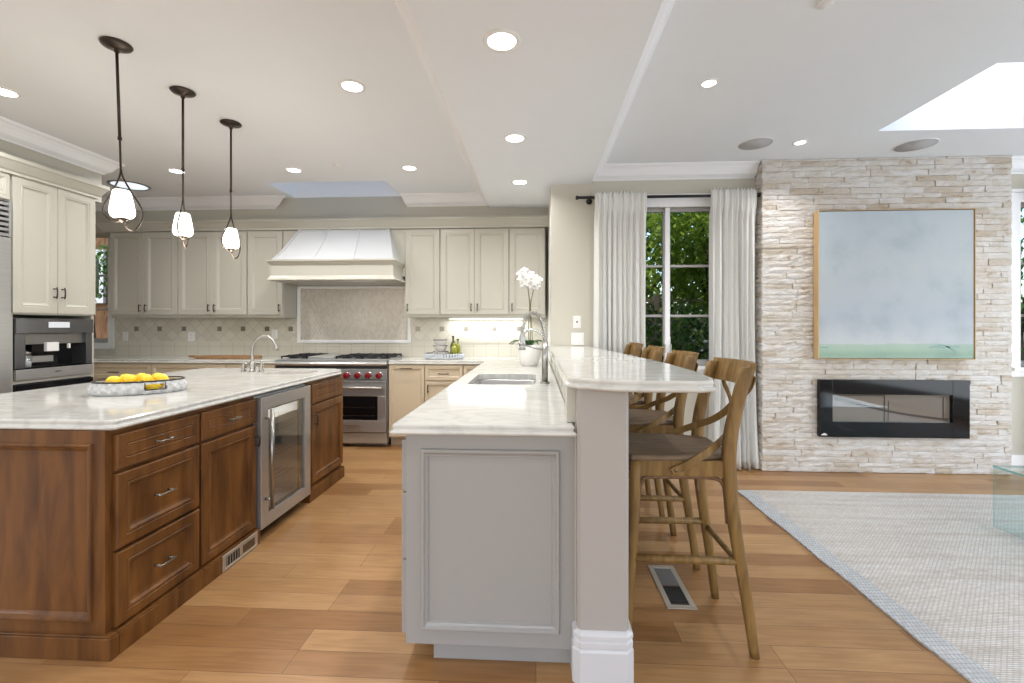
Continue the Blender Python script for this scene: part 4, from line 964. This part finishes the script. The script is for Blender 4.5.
def grate(x0, x1):
    mb = MB(); a, b = .07, .58; z = .957
    for x in (x0, (x0+x1)/2-.006, x1-.012): mb.box(x, x+.012, a, b, z, z+.014)
    for y in (a, (a+b)/2, b-.012): mb.box(x0, x1, y, y+.012, z, z+.014)
    for cx in ((x0*3+x1)/4, (x0+3*x1)/4):
        for cy in (a+.13, b-.13):
            mb.box(cx-.005, cx+.005, cy-.11, cy+.11, z+.004, z+.020); mb.box(cx-(x1-x0)*.22, cx+(x1-x0)*.22, cy-.005, cy+.005, z+.004, z+.020)
    for x in (x0, x1-.012):
        for y in (a, b-.012): mb.box(x, x+.012, y, y+.012, .941, z)
    g = mb.build('grate', M['iron'], t)
    for cx in ((x0*3+x1)/4, (x0+3*x1)/4):
        for cy in (a+.13, b-.13): m2 = MB(); m2.lathe([(.0, .0), (.05, 0), (.052, .010), (.035, .013), (0, .013)], (cx, cy, .941), 18); m2.build('burner', M['iron'], t)
grate(.015, .31); grate(.63, .92); grate(.925, w-.015)
mb = MB(); mb.box(.32, .62, .07, .58, .941, .965); mb.build('griddle', M['steel'], t, bevel=.004)

# ------------------------------------------------------------------ pendants
PN = [(-2.225, 2.29, 'near the camera', R(3)), (-2.235, 2.77, 'in the middle of the three', R(114)), (-2.235, 3.225, 'furthest from the camera', R(92))]
for x, y, lb, rz in PN:
    t = thing('pendant_light', 'lit bronze teardrop pendant light over the island, ' + ('nearest the camera' if 'near the' in lb else lb), 'pendant light', (x+(.012 if y < 2.5 else 0), y, ZC), rz, 'teardrop pendants over the island')
    if y < 2.5: t.rotation_euler = (0, R(-2), rz)
    mb = MB(); mb.lathe([(0, -.001), (.066, -.001), (.070, -.006), (.065, -.013), (.038, -.022), (.012, -.028), (.012, -.045), (0, -.046)], seg=32); mb.build('canopy', M['bronze'], t)
    mb = MB(); mb.tube([(0, 0, -.04), (0, 0, -.50)], .0070, 10); mb.tube([(0, 0, -.492), (0, 0, -.508)], .0095, 10); mb.tube([(0, 0, -.50), (0, 0, -.655)], .005, 10); mb.build('stem', M['bronze'], t)
    zs = -.925
    A = smoothpath([(0, 0, -.65), (-.008, 0, -.70), (-.050, .0, -.78), (-.096, .0, -.85), (-.098, .0, -.90), (-.050, .0, -.935), (-.012, 0, -.936)], 5)
    B = smoothpath([(0, 0, -.65), (.012, 0, -.71), (.06, 0, -.80), (.100, 0, -.87), (.106, 0, -.915), (.085, 0, -.965), (.050, 0, -.988), (.018, 0, -.965), (.004, 0, -.94)], 5)
    mb = MB(); mb.tube(A, .0042, 8); mb.tube(B, .0048, 8); mb.build('teardrop_loop', M['bronze'], t)
    mb = MB(); mb.lathe([(.0, -.945), (.010, -.944), (.018, -.932), (.026, -.923), (0, -.922)], seg=20); mb.build('cup', M['bronze'], t)
    mb = MB(); mb.lathe([(.028, -.921), (.046, -.915), (.054, -.900), (.055, -.885), (.049, -.84), (.039, -.785), (.034, -.776), (.0, -.775)], seg=28, caps=True); mb.build('lamp_shade', M['shade'], t)
    d = bpy.data.lights.new('pendant_bulb', 'POINT'); d.energy = 9; d.color = (1, .90, .76); d.shadow_soft_size = .07
    o = bpy.data.objects.new('pendant_bulb', d); COL.objects.link(o); o.location = (x, y, ZC-1.03)

# ------------------------------------------------------------------ recessed lights, speakers
def downlight(x, y, z, r_, label, power, spread=R(150)):
    t = thing('recessed_light', label, 'ceiling light', (x, y, z), group='round recessed ceiling lights')
    mb = MB(); mb.lathe([(r_*.72, .0), (r_*.76, -.006), (r_*.97, -.005), (r_, 0)], seg=32, caps=False); mb.build('trim_ring', M['plastic'], t)
    mb = MB(); mb.lathe([(0, -.001), (r_*.74, -.001), (r_*.74, -.003), (0, -.0035)], seg=28); mb.build('lens', M['light'], t)
    d = bpy.data.lights.new('downlight_beam', 'AREA'); d.shape = 'DISK'; d.size = r_*1.5; d.energy = power*(.7 if z < 2.7 else 1); d.color = (1, .985, .97); d.spread = spread
    o = bpy.data.objects.new('downlight_beam', d); COL.objects.link(o); o.location = (x, y, z-.012)
DL = 16
for a in [(-.16, 2.133, ZB, .09, 'recessed light in the dropped ceiling beam, nearest the camera'), (-.15, 3.24, ZB, .085, 'middle recessed light of the dropped ceiling beam'), (-.15, 4.23, ZB, .085, 'recessed light in the dropped ceiling beam, furthest from the camera'),
          (-1.14, 2.77, ZC, .083, 'recessed kitchen light between the near pendant and the beam'), (-1.19, 4.23, ZC, .08, 'recessed kitchen light in the far row beside the beam'), (-2.31, 4.23, ZC, .08, 'recessed kitchen light in the far row above the island end'),
          (-3.45, 4.20, ZC, .08, 'recessed kitchen light in the far row just behind the middle pendant stem'), (-3.38, 2.72, ZC, .083, 'recessed kitchen light at the left edge of the photo')]:
    downlight(*a, DL)
downlight(1.06, 2.85, ZC, .055, 'small recessed light over the dining side nearest the beam', 12); downlight(2.14, 3.81, ZC, .055, 'small recessed light between the two ceiling speakers', 7, R(110))
downlight(3.6, 1.2, ZC, .055, 'small recessed light over the rug out of view', DL); downlight(-1.14, .9, ZC, .083, 'recessed kitchen light behind the camera side', DL); downlight(-3.38, .9, ZC, .083, 'recessed kitchen light by the refrigerator', DL)  # three unseen lights added to even out the room lighting
for x, y, r_, lb in ((1.79, 3.82, .135, 'round grey ceiling speaker left of the chimney top'), (3.12, 3.92, .15, 'round grey ceiling speaker right of the skylight edge above the painting')):
    t = thing('ceiling_speaker', lb, 'speaker', (x, y, ZC), group='round ceiling speakers')
    mb = MB(); mb.lathe([(r_*.93, 0), (r_*.94, -.005), (r_*.99, -.005), (r_, 0)], seg=36, caps=False); mb.build('rim', M['trim'], t)
    mb = MB(); mb.lathe([(0, -.001), (r_*.935, -.001), (r_*.935, -.003), (0, -.004)], seg=36); mb.build('grille', M['speaker'], t)
mb = MB(); mb.lathe([(0, 0), (.035, 0), (.035, -.008), (.03, -.012), (0, -.013)], seg=24); tag(mb.build('sprinkler_cap', M['plastic'], loc=(1.33, 2.17, ZC)), 'small white round cap on the ceiling at the top edge', 'sprinkler')
mb = MB(); mb.lathe([(0, 0), (.035, 0), (.035, -.008), (.03, -.012), (0, -.013)], seg=24); tag(mb.build('sprinkler_cap', M['plastic'], loc=(-1.84, 4.12, ZC)), 'small white round cap on the kitchen ceiling before the skylight', 'sprinkler')
t = thing('tubular_skylight', 'round daylight tube with metal rim behind the near pendant', 'skylight', (-4.30, 4.60, ZC))
mb = MB(); mb.lathe([(.155, 0), (.158, -.008), (.178, -.008), (.182, 0)], seg=36, caps=False); mb.build('rim', M['steelb'], t); mb = MB(); mb.lathe([(0, -.001), (.157, -.001), (.157, -.003), (0, -.012)], seg=36); mb.build('diffuser', M['lightcool'], t)
# under-cabinet strip
t = thing('under_cabinet_light', 'slim lit strip light under the right wall cabinets', 'light', (-.58, 5.40, 1.385))
mb = MB(); mb.box(-.47, .47, -.02, .02, 0, .0145); mb.build('housing', M['plastic'], t); mb = MB(); mb.box(-.46, .46, -.015, .015, -.002, -.0005); mb.build('lens', emis('strip_glow', (1, .98, .92), 8), t)
area('strip_beam', (-.58, 5.36, 1.378), (R(-12), 0, 0), .9, .03, 8, (.95, .98, 1))
area('hood_beam', (-2.0, 5.0, 1.775), (0, 0, 0), .5, .1, 2.5, (1, .95, .88))

# ------------------------------------------------------------------ faucets
def faucet_main():
    t = thing('kitchen_faucet', 'tall stainless spring faucet beside the peninsula sink', 'faucet', (.058, 2.95, ZT))
    mb = MB(); mb.lathe([(.0, 0), (.03, 0), (.03, .006), (.024, .010), (.022, .012)], seg=20); mb.tube([(0, 0, .01), (0, 0, .16), (0, 0, .27)], [.021, .019, .018], 14); mb.build('post', M['steelb'], t)
    path = smoothpath([(0, 0, .26), (-.004, 0, .33), (-.03, 0, .42), (-.075, 0, .458), (-.12, 0, .43), (-.143, 0, .36), (-.145, 0, .31)], 8)
    mb = MB(); mb.tube(path, .008, 8)
    n = len(path); pts = []
    for i in range(n*10):
        f_ = i/10; k = min(int(f_), n-2); p = path[k].lerp(path[k+1], f_-k) if k < n-1 else path[-1]
        tg = (path[min(k+1, n-1)]-path[k]).normalized(); a = Vector((0, 1, 0)); b = tg.cross(a)
        th = f_*PI*2*.55; pts.append(p+a*.0135*math.cos(th)+b*.0135*math.sin(th))
    mb.tube(pts, .0028, 5); mb.build('spring_hose', M['steelb'], t)
    mb = MB(); mb.tube([(-.145, 0, .33), (-.146, 0, .30), (-.147, 0, .235), (-.147, 0, .215)], [.013, .019, .019, .024], 14); mb.build('spray_head', M['steelb'], t)
    mb = MB(); mb.tube([(0, 0, .215), (-.06, 0, .225), (-.125, 0, .245)], .006, 8); mb.lathe([(.021, 0), (.025, 0), (.025, .02), (.021, .02)], (-.147, 0, .243), 16, caps=False); mb.build('holder_arm', M['steelb'], t)
    mb = MB(); mb.tube([(.0, 0, .07), (.0, -.045, .075), (.0, -.10, .12)], .006, 8); mb.build('lever', M['steelb'], t)
faucet_main()
t = thing('filter_faucet', 'slender chrome gooseneck tap behind the spring faucet', 'faucet', (.06, 3.16, ZT))
mb = MB(); mb.lathe([(0, 0), (.02, 0), (.018, .02), (.011, .03)], seg=16); mb.tube(smoothpath([(0, 0, .02), (0, 0, .24), (-.02, 0, .31), (-.09, 0, .345), (-.155, 0, .31), (-.178, 0, .24), (-.18, 0, .215)], 6), .009, 10); mb.build('spout', M['chrome'], t)
mb = MB(); mb.tube([(0, 0, .05), (.0, -.05, .06)], .005, 8); mb.build('lever', M['chrome'], t)
t = thing('island_faucet', 'brushed nickel gooseneck faucet beside the island prep sink', 'faucet', (-2.30, 3.58, ZT))
mb = MB(); mb.lathe([(0, 0), (.026, 0), (.026, .008), (.018, .015), (.022, .05), (.024, .07), (.016, .085)], seg=18)
mb.tube(smoothpath([(0, 0, .08), (0, 0, .17), (.018, 0, .235), (.075, 0, .285), (.15, 0, .275), (.195, 0, .215), (.20, 0, .19)], 6), .011, 10); mb.tube([(.199, 0, .20), (.202, 0, .17)], .015, 12); mb.build('spout', M['steelb'], t)
for s_ in (-1, 1):
    mb = MB(); mb.lathe([(0, 0), (.022, 0), (.02, .008), (.012, .02), (.012, .04), (.015, .05), (.010, .06)], (s_*.075, 0, 0), 16); mb.tube([(s_*.075, 0, .055), (s_*.075, 0, .095)], .005, 8); mb.tube([(s_*.075-.03, 0, .065), (s_*.075+.03, 0, .065)], .004, 8)
    mb.tube([(s_*.0, 0, .035), (s_*.07, 0, .035)], .008, 8); mb.build('handle', M['steelb'], t)

# ------------------------------------------------------------------ counter objects
def basket():
    cx, cy = -2.21, 2.43; rz = R(32)
    t = thing('fruit_basket', 'oval white wicker basket full of lemons on the island', 'basket', (cx, cy, ZT), rz)
    a, b = .200, .135; mb = MB()
    def el(d, z, n=72): return [((a+d)*math.cos(2*PI*i/n), (b+d)*math.sin(2*PI*i/n), z) for i in range(n)]
    rg = []
    for j, z in enumerate([k*.006 for k in range(12)]):
        n = 192; d = .016*math.sin(z/.066*PI)
        rg.append([((a+d+.0045*math.cos(i*PI/4+(j//4)*PI))*math.cos(2*PI*i/n), (b+d+.0045*math.cos(i*PI/4+(j//4)*PI))*math.sin(2*PI*i/n), z+.001) for i in range(n)])
    inn = [[(p[0]*.955, p[1]*.93, p[2]+.0) for p in r] for r in rg[::-1]]; inn[-1] = [(p[0], p[1], .006) for p in inn[-1]]
    mb.rings(rg+inn, smooth=True)
    keep = []
    for q, f in enumerate(mb.f):
        cx_ = sum(mb.v[i][0] for i in f)/len(f)/a; cy_ = sum(mb.v[i][1] for i in f)/len(f)/b; cz_ = sum(mb.v[i][2] for i in f)/len(f); an = math.atan2(cy_, cx_)
        hole = (-PI/2+.22 < an < -PI/2+.66 or PI/2-.66 < an < PI/2-.22) and .026 < cz_ < .056 and len(f) == 4
        if not hole: keep.append(q)
    mb.f = [mb.f[q] for q in keep]; mb.m = [mb.m[q] for q in keep]; mb.s = [mb.s[q] for q in keep]
    mb.build('woven_body', mat('white_wicker', (.54, .54, .54), .7, bump=.5, bscale=90, noise=.35, nscale=45), t)
    mb = MB(); pts = el(.002, .070); mb.tube(pts+[pts[0]], .0045, 6); mb.build('rim', M['bronze'], t)
    hp = []
    for i in range(-5, 6): th = -PI/2+.44+i*.044; hp.append(((a+.016)*math.cos(th), (b+.016)*math.sin(th)))
    mb = MB(); mb.tube([(x, y, .026) for x, y in hp], .003, 6); mb.tube([(hp[0][0], hp[0][1], .026), (hp[0][0], hp[0][1], .064)], .0025, 6); mb.tube([(hp[-1][0], hp[-1][1], .026), (hp[-1][0], hp[-1][1], .064)], .0025, 6); mb.build('handle', M['bronze'], t)
    rnd = random.Random(2); k = 0; spots = []
    for gy in (-.078, 0, .078):
        for gx in (-.14, -.07, .0, .07, .14):
            if (gx/a)**2+(gy/b)**2 < .62: spots.append((gx, gy, .037))
    spots += [(-.105, -.038, .072), (-.035, -.042, .076), (.035, -.040, .074), (.105, -.035, .071), (-.07, .038, .074), (.0, .042, .075), (.07, .040, .073)]
    names = {}
    proto = None
    ca, sa = math.cos(rz), math.sin(rz)
    pos_w = ['at the far left', 'at the left', 'near the middle', 'at the right', 'at the far right']
    for x, y, z in spots:
        if proto is None:
            t2 = thing('lemon', 'lemon', 'lemon', (0, 0, 0), group='lemons in the wicker basket'); mb = MB()
            prof = [(.001, -.036), (.005, -.035), (.009, -.031), (.021, -.022), (.0275, -.009), (.0275, .009), (.021, .022), (.009, .031), (.005, .035), (.001, .036)]
            t_ = MB(); t_.lathe(prof, seg=16); mb.add([(c, a_, b_) for a_, b_, c in t_.v], t_.f, smooth=True); mb.build('fruit', M['lemon'], t2); m2 = MB(); m2.lathe([(0, 0), (.004, 0), (.003, .003), (0, .003)], (0, 0, 0), 8)
            v = [(c+.0345, a_, b_) for a_, b_, c in m2.v]; m3 = MB(); m3.add(v, m2.f); m3.build('stem_end', M['stem'], t2); proto = t2
        else: t2 = copy_tree(proto)
        t2.location = (cx+x*ca-y*sa, cy+x*sa+y*ca, ZT+z+.001); t2.rotation_euler = (rnd.uniform(-.3, .3), rnd.uniform(-.25, .25), rnd.uniform(0, 6.28))
        t2['label'] = 'yellow lemon lying in the oval wicker basket on the island'; t2['group'] = 'lemons in the wicker basket'
basket()

t = thing('serving_tray', 'white beaded tray holding bowls and bottles on the back counter', 'tray', (-1.035, 5.10, ZT))
mb = MB(); mb.lathe([(0, .002), (.205, .002), (.21, .012), (.195, .014), (0, .012)], seg=40, sy=.66); mb.build('base', M['ceram'], t)
mb = MB()
for i in range(40):
    a = 2*PI*i/40
    for z in (.022, .046): mb.sphere((.212*math.cos(a), .212*.66*math.sin(a), z), .0150, seg=8)
mb.build('beaded_rim', mat('pale_blue_glaze', (.58, .62, .68), .3), t)
mb = MB(); pts = [(.212*math.cos(2*PI*i/40), .140*math.sin(2*PI*i/40), .064) for i in range(41)]; mb.tube(pts, .0035, 6); mb.build('wire_edge', M['pewter'], t)
def bowl(x, y, z, r_, h, lb):
    t = thing('bowl', lb, 'bowl', (x, y, z), group='white bowls on the serving tray')
    mb = MB(); mb.lathe([(0, 0), (r_*.5, 0), (r_*.85, h*.45), (r_, h*.95), (r_*.97, h), (r_*.92, h*.9), (r_*.78, h*.4), (r_*.4, h*.12), (0, h*.1)], seg=28); mb.build('vessel', M['ceram'], t)
    mb = MB(); mb.lathe([(r_*.975, h*.86), (r_*1.025, h*.88), (r_*1.015, h*1.01), (r_*.95, h*1.0)], seg=28, caps=False); mb.build('rim', M['stripe'], t)
bowl(-1.075, 5.10, .9445, .085, .072, 'white dark-rimmed bowl at the bottom left of the stack on the tray')
bowl(-1.08, 5.10, .9445+.073, .082, .066, 'white dark-rimmed bowl in the middle of the stack on the tray')
bowl(-1.08, 5.10, .9445+.140, .078, .062, 'white dark-rimmed bowl at the top of the stack on the tray')
def bottle(x, y, h, r_, m, lb):
    t = thing('bottle', lb, 'bottle', (x, y, .9445), group='green bottles on the serving tray')
    mb = MB(); mb.lathe([(0, 0), (r_, 0), (r_, h*.55), (r_*.7, h*.68), (r_*.35, h*.75), (r_*.33, h*.92), (0, h*.92)], seg=18); mb.build('body', m, t)
    mb = MB(); mb.lathe([(0, h*.92), (r_*.4, h*.92), (r_*.4, h), (0, h)], seg=14); mb.build('cap', M['darkin'], t)
bottle(-.940, 5.13, .245, .034, M['oildark'], 'tall dark green bottle at the back of the serving tray')
bottle(-.885, 5.115, .21, .034, M['oilgreen'], 'squat yellow-green bottle at the right of the serving tray')
bottle(-.915, 5.040, .185, .033, M['oilgreen'], 'yellow-green bottle in front beside the bowls')
t = thing('cutting_board', 'long brown wooden board lying on the back counter under the wall cabinets', 'board', (-3.53, 5.06, ZT+.0005), R(2))
mb = MB(); pts = []
for i in range(24): a = 2*PI*i/24; c_, s_ = math.cos(a), math.sin(a); pts.append((math.copysign(abs(c_)**.5, c_)*.36, math.copysign(abs(s_)**.6, s_)*.12))
mb.prism(pts, .001, .028); mb.build('board', M['board'], t, bevel=.005)
mb = MB(); mb.tube([(-.35, 0, .014), (-.43, 0, .018), (-.47, 0, .02)], [.016, .012, .010], 8); mb.build('handle', M['board'], t)

def orchid():
    t = thing('potted_orchid', 'white orchid in a round white pot on the peninsula by the wall', 'orchid', (-.060, 4.26, ZT))
    mb = MB(); mb.lathe([(0, 0), (.065, 0), (.075, .01), (.10, .07), (.108, .13), (.104, .18), (.098, .196), (.092, .19), (.096, .14), (.0, .135)], seg=36); mb.build('pot', M['ceram'], t)
    mb = MB(); rnd = random.Random(4)
    for k, (a, L) in enumerate(((2.9, .20), (3.4, .17), (.4, .15), (-.9, .13), (1.8, .14), (4.2, .15))):
        d = Vector((math.cos(a), math.sin(a), 0)); w = Vector((-d.y, d.x, 0)); rg = []
        for i in range(7):
            u = i/6; p = d*(L*u)+Vector((0, 0, .17+.09*math.sin(u*PI*.75)-.03*u)); ww = .028*math.sin(PI*(.12+.85*u))
            rg.append([tuple(p+w*ww), tuple(p+Vector((0, 0, -.006))), tuple(p-w*ww), tuple(p+Vector((0, 0, -.010)))])
        mb.rings(rg, smooth=True)
    mb.build('leaves', M['leafd'], t)
    s1 = smoothpath([(0, 0, .15), (-.01, .01, .35), (0, 0, .55), (-.01, 0, .68), (-.03, -.02, .80), (-.08, -.04, .86)], 5)
    s2 = smoothpath([(.03, .01, .15), (.02, 0, .35), (.01, .01, .55), (.03, 0, .68), (.06, -.03, .78), (.08, -.05, .79)], 5)
    mb = MB(); mb.tube(s1, .004, 6); mb.build('flower_stem', M['stem'], t); mb = MB(); mb.tube(s2, .004, 6); mb.build('flower_stem', M['stem'], t)
    mb = MB(); mb.tube([(.008, .02, .15), (.004, .02, .62)], .0035, 6); mb.build('stake', M['stem'], t)
    spots = [(-.085, -.05, .845), (-.045, -.06, .875), (-.075, -.055, .80), (-.03, -.065, .82), (-.035, -.06, .77), (.005, -.065, .79), (.01, -.06, .84), (.045, -.065, .815), (.05, -.07, .765), (.085, -.06, .79), (.015, -.055, .745), (-.06, -.045, .755), (.065, -.05, .735)]
    for x, y, z in spots:
        mb = MB(); tw = rnd.uniform(-.4, .4); tl = rnd.uniform(-.3, .3)
        rot = Matrix.Rotation(tl, 3, 'Z') @ Matrix.Rotation(tw, 3, 'Y')
        for k in range(5):
            a = PI/2+k*2*PI/5; L = .040 if k in (0, 2, 3) else .042; wd = .017 if k in (0, 2, 3) else .024
            d = Vector((math.cos(a), 0, math.sin(a))); s_ = Vector((-d.z, 0, d.x)); rg = []
            for i in range(5):
                u = i/4; p = d*(L*u)+Vector((0, -.006*math.sin(u*PI), 0)); ww = wd*math.sin(PI*(.15+.75*u))
                rg.append([tuple(Vector((x, y, z))+rot @ (p+s_*ww)), tuple(Vector((x, y, z))+rot @ (p+Vector((0, -.003, 0)))), tuple(Vector((x, y, z))+rot @ (p-s_*ww)), tuple(Vector((x, y, z))+rot @ (p+Vector((0, .003, 0))))])
            mb.rings(rg, smooth=True)
        mb.sphere((x, y-.008, z-.004), .006, seg=8); mb.build('flower', M['petal'], t)
orchid()

# ------------------------------------------------------------------ rug, vent, glass table
mb = MB(); rx0, rx1, ry0, ry1 = 1.575, 5.2, -1.2, 3.66
rnd = random.Random(1); nn = 60
left = [(rx0+.004*math.sin(i*.9)+rnd.uniform(-.003, .003), ry0+(ry1-ry0)*i/nn) for i in range(nn+1)]
t = thing('area_rug', 'large cream woven wool rug with grey-blue selvedge before the stone chimney', 'rug', (0, 0, 0))
mb = MB(); mb.rings([[(x+.10, y, .001) for x, y in left]+[(rx1, ry1, .001), (rx1, ry0, .001)], [(x+.10, y, .014) for x, y in left]+[(rx1, ry1, .014), (rx1, ry0, .014)]]); mb.build('woven_field', M['rug'], t)
mb = MB(); inner = [(x+.10, y) for x, y in left][::-1]
mb.rings([[(x, y, .001) for x, y in left]+[(x, y, .001) for x, y in inner], [(x, y, .010) for x, y in left]+[(x, y, .0145) for x, y in inner]]); mb.build('border_band', M['rugedge'], t)

t = thing('floor_vent', 'steel floor register in the planks beneath the nearest stool', 'vent', (.672, 2.315, 0))
mb = MB(); holed(mb, -.068, .068, -.19, .19, .0005, .004, [(-.043, .043, -.16, .16)]); mb.build('frame', M['ventpl'], t, bevel=.001)
mb = MB(); mb.box(-.043, .043, -.16, -.003, .0003, .0012); o = mb.build('opening', M['darkin'], t)
mb = MB()
for k in range(7): mb.box(-.043, .043, -.158+k*.023, -.153+k*.023, .0012, .003)
mb.build('slats', M['black'], o); mb = MB(); mb.box(-.043, .043, .003, .16, .0003, .0024); mb.build('damper', mat('damper_grey', (.22, .22, .23), .4, .6), t)

t = thing('glass_coffee_table', 'clear glass waterfall coffee table on the rug at the right edge', 'table', (2.93, 1.9, .0145))
mb = MB(); mb.box(0, .95, 0, 1.18, .379, .391); mb.build('tabletop', M['glasst'], t)
mb = MB(); mb.box(0, .012, 0, 1.18, 0, .3785); mb.build('side_panel', M['glasst'], t); mb = MB(); mb.box(.938, .95, 0, 1.18, 0, .3785); mb.build('side_panel', M['glasst'], t)
mb = MB(); mb.box(-.002, 0, 0, 1.18, .379, .391); mb.box(0, .95, 1.18, 1.182, .379, .391); mb.box(0, .95, -.002, 0, .379, .391); mb.build('polished_edge', M['glassedge'], t)
mb = MB(); mb.box(0, .012, 1.18, 1.1815, 0, .378); mb.build('polished_edge', M['glasst'], t)

# ------------------------------------------------------------------ bar stools (origin: centre of feet on floor; +x = back)
def stool():
    t = thing('bar_stool', '', 'bar stool', (0, 0, 0))
    hy = .197; seat_z = .785
    for s_ in (-1, 1):
        # rear leg and post, one piece of wood
        mb = MB(); pts = smoothpath([(.25, s_*hy, 0), (.222, s_*(hy-.006), .22), (.180, s_*(hy-.014), .50), (.160, s_*(hy-.02), .72), (.165, s_*(hy-.02), .86), (.195, s_*(hy-.022), 1.0), (.232, s_*(hy-.024), 1.135)], 4)
        n = len(pts); rg = []
        for i, p in enumerate(pts):
            u = i/(n-1); a = .016+.009*math.sin(min(u*1.5, 1)*PI/2) if u < .6 else .025-.003*(u-.6); b = a*.85 if u < .5 else a*.8
            rg.append([(p.x+a*cx, p.y+b*cy, p.z) for cx, cy in ((-.6, -1), (.6, -1), (1, -.6), (1, .6), (.6, 1), (-.6, 1), (-1, .6), (-1, -.6))])
        mb.rings(rg, smooth=True); mb.build('rear_leg', M['oakst'], t)
        mb = MB(); mb.tube(smoothpath([(-.245, s_*(hy-.012), 0), (-.225, s_*(hy-.018), .35), (-.205, s_*(hy-.025), .76)], 4), [.015]*2+[.019]*3+[.022]*4, 10); mb.build('front_leg', M['oakst'], t)
    # seat
    mb = MB(); pts = []
    out = [(-.235, -.16), (-.225, -.195), (-.19, -.198), (.05, -.188), (.12, -.158), (.185, -.125), (.185, .125), (.12, .158), (.05, .188), (-.19, .198), (-.225, .195), (-.235, .16)]
    def sc(k, z, dz=0): return [(x*k+(1-k)*-.02, y*k, z) for x, y in out]
    mb.rings([sc(.97, seat_z-.022), sc(1, seat_z-.014), sc(1, seat_z-.005), sc(.975, seat_z), sc(.8, seat_z-.003), sc(.45, seat_z-.008)], smooth=False); mb.build('seat', M['oakseat'], t)
    for s_ in (-1, 1): mb = MB(); mb.box(-.20, .15, s_*.172-.011, s_*.172+.011, .70, seat_z-.0225); mb.build('apron', M['oakst'], t, bevel=.002)
    mb = MB(); mb.box(-.215, -.193, -.154, .154, .70, seat_z-.0225); mb.build('apron', M['oakst'], t, bevel=.002); mb = MB(); mb.box(.145, .167, -.154, .154, .70, seat_z-.0225); mb.build('apron', M['oakst'], t, bevel=.002)
    # stretchers
    for s_ in (-1, 1): mb = MB(); mb.tube([(-.223, s_*(hy-.019), .37), (.20, s_*(hy-.01), .37)], .0155, 10); mb.build('stretcher', M['oakst'], t)
    mb = MB(); mb.tube([(.207, -hy+.01, .345), (.207, hy-.01, .345)], .0125, 10); mb.build('stretcher', M['oakst'], t)
    mb = MB(); mb.tube([(-.228, -hy+.016, .30), (-.228, hy-.016, .30)], .0125, 10); mb.build('stretcher', M['oakst'], t)
    # bent arch braces under the aprons
    for s_ in (-1, 1):
        y = s_*.165
        mb = MB(); mb.tube(smoothpath([(-.196, y, .51), (-.192, y, .62), (-.180, y, .672), (-.150, y, .690), (0, y, .692), (.105, y, .690), (.14, y, .668), (.150, y, .62), (.158, y, .51)], 4), .0085, 8); mb.build('arch_brace', M['oakbr'], t)
    # curved back rail
    mb = MB(); rg = []
    for i in range(15):
        v = -1+2*i/14; y = v*.188; bow = .045*(1-v*v); x = .232+.012+bow
        rg.append([(x-.012-.016, y, 1.052), (x+.010-.016, y, 1.052), (x+.018, y, 1.150), (x-.004, y, 1.152)])
    mb.rings(rg, smooth=False); mb.build('back_rail', M['oakst'], t)
    # crossing bentwood straps
    for s_ in (-1, 1):
        k = -.003 if s_ > 0 else .006
        P = smoothpath([(-.07, s_*.196, .722), (-.01, s_*.201, .752), (.04, s_*.196, .782), (.09, s_*.176, .808), (.140, s_*.147, .835), (.195, s_*.105, .868), (.230+k, s_*.055, .908), (.243+k, 0, .952), (.252+k, -s_*.07, 1.0), (.260, -s_*.130, 1.050), (.262, -s_*.165, 1.10)], 5)
        up = []
        for i, p in enumerate(P): up.append((-.45+.4*min(1, i/28), 0, 1))
        mb = MB(); mb.strap(P, .030, .008, up); mb.build('cross_strap', M['oakst'], t, bevel=.002)
        mb = MB(); mb.tube([(-.055, s_*.170, .730), (-.055, s_*.205, .730)], .006, 8); mb.build('screw', M['pewter'], t)
    return t
st0 = stool()
slab_l = ['wooden cross-back bar stool nearest the camera at the raised bar', 'wooden cross-back bar stool second from the camera', 'wooden cross-back bar stool third from the camera', 'wooden cross-back bar stool furthest from the camera by the curtain']
for i in range(4):
    o = st0 if i == 0 else copy_tree(st0)
    o.location = (.607, 2.03+.648*i, 0); o.rotation_euler.z = R([0, .8, -1, .5][i]); o['label'] = slab_l[i]; o['group'] = 'bar stools along the raised bar'
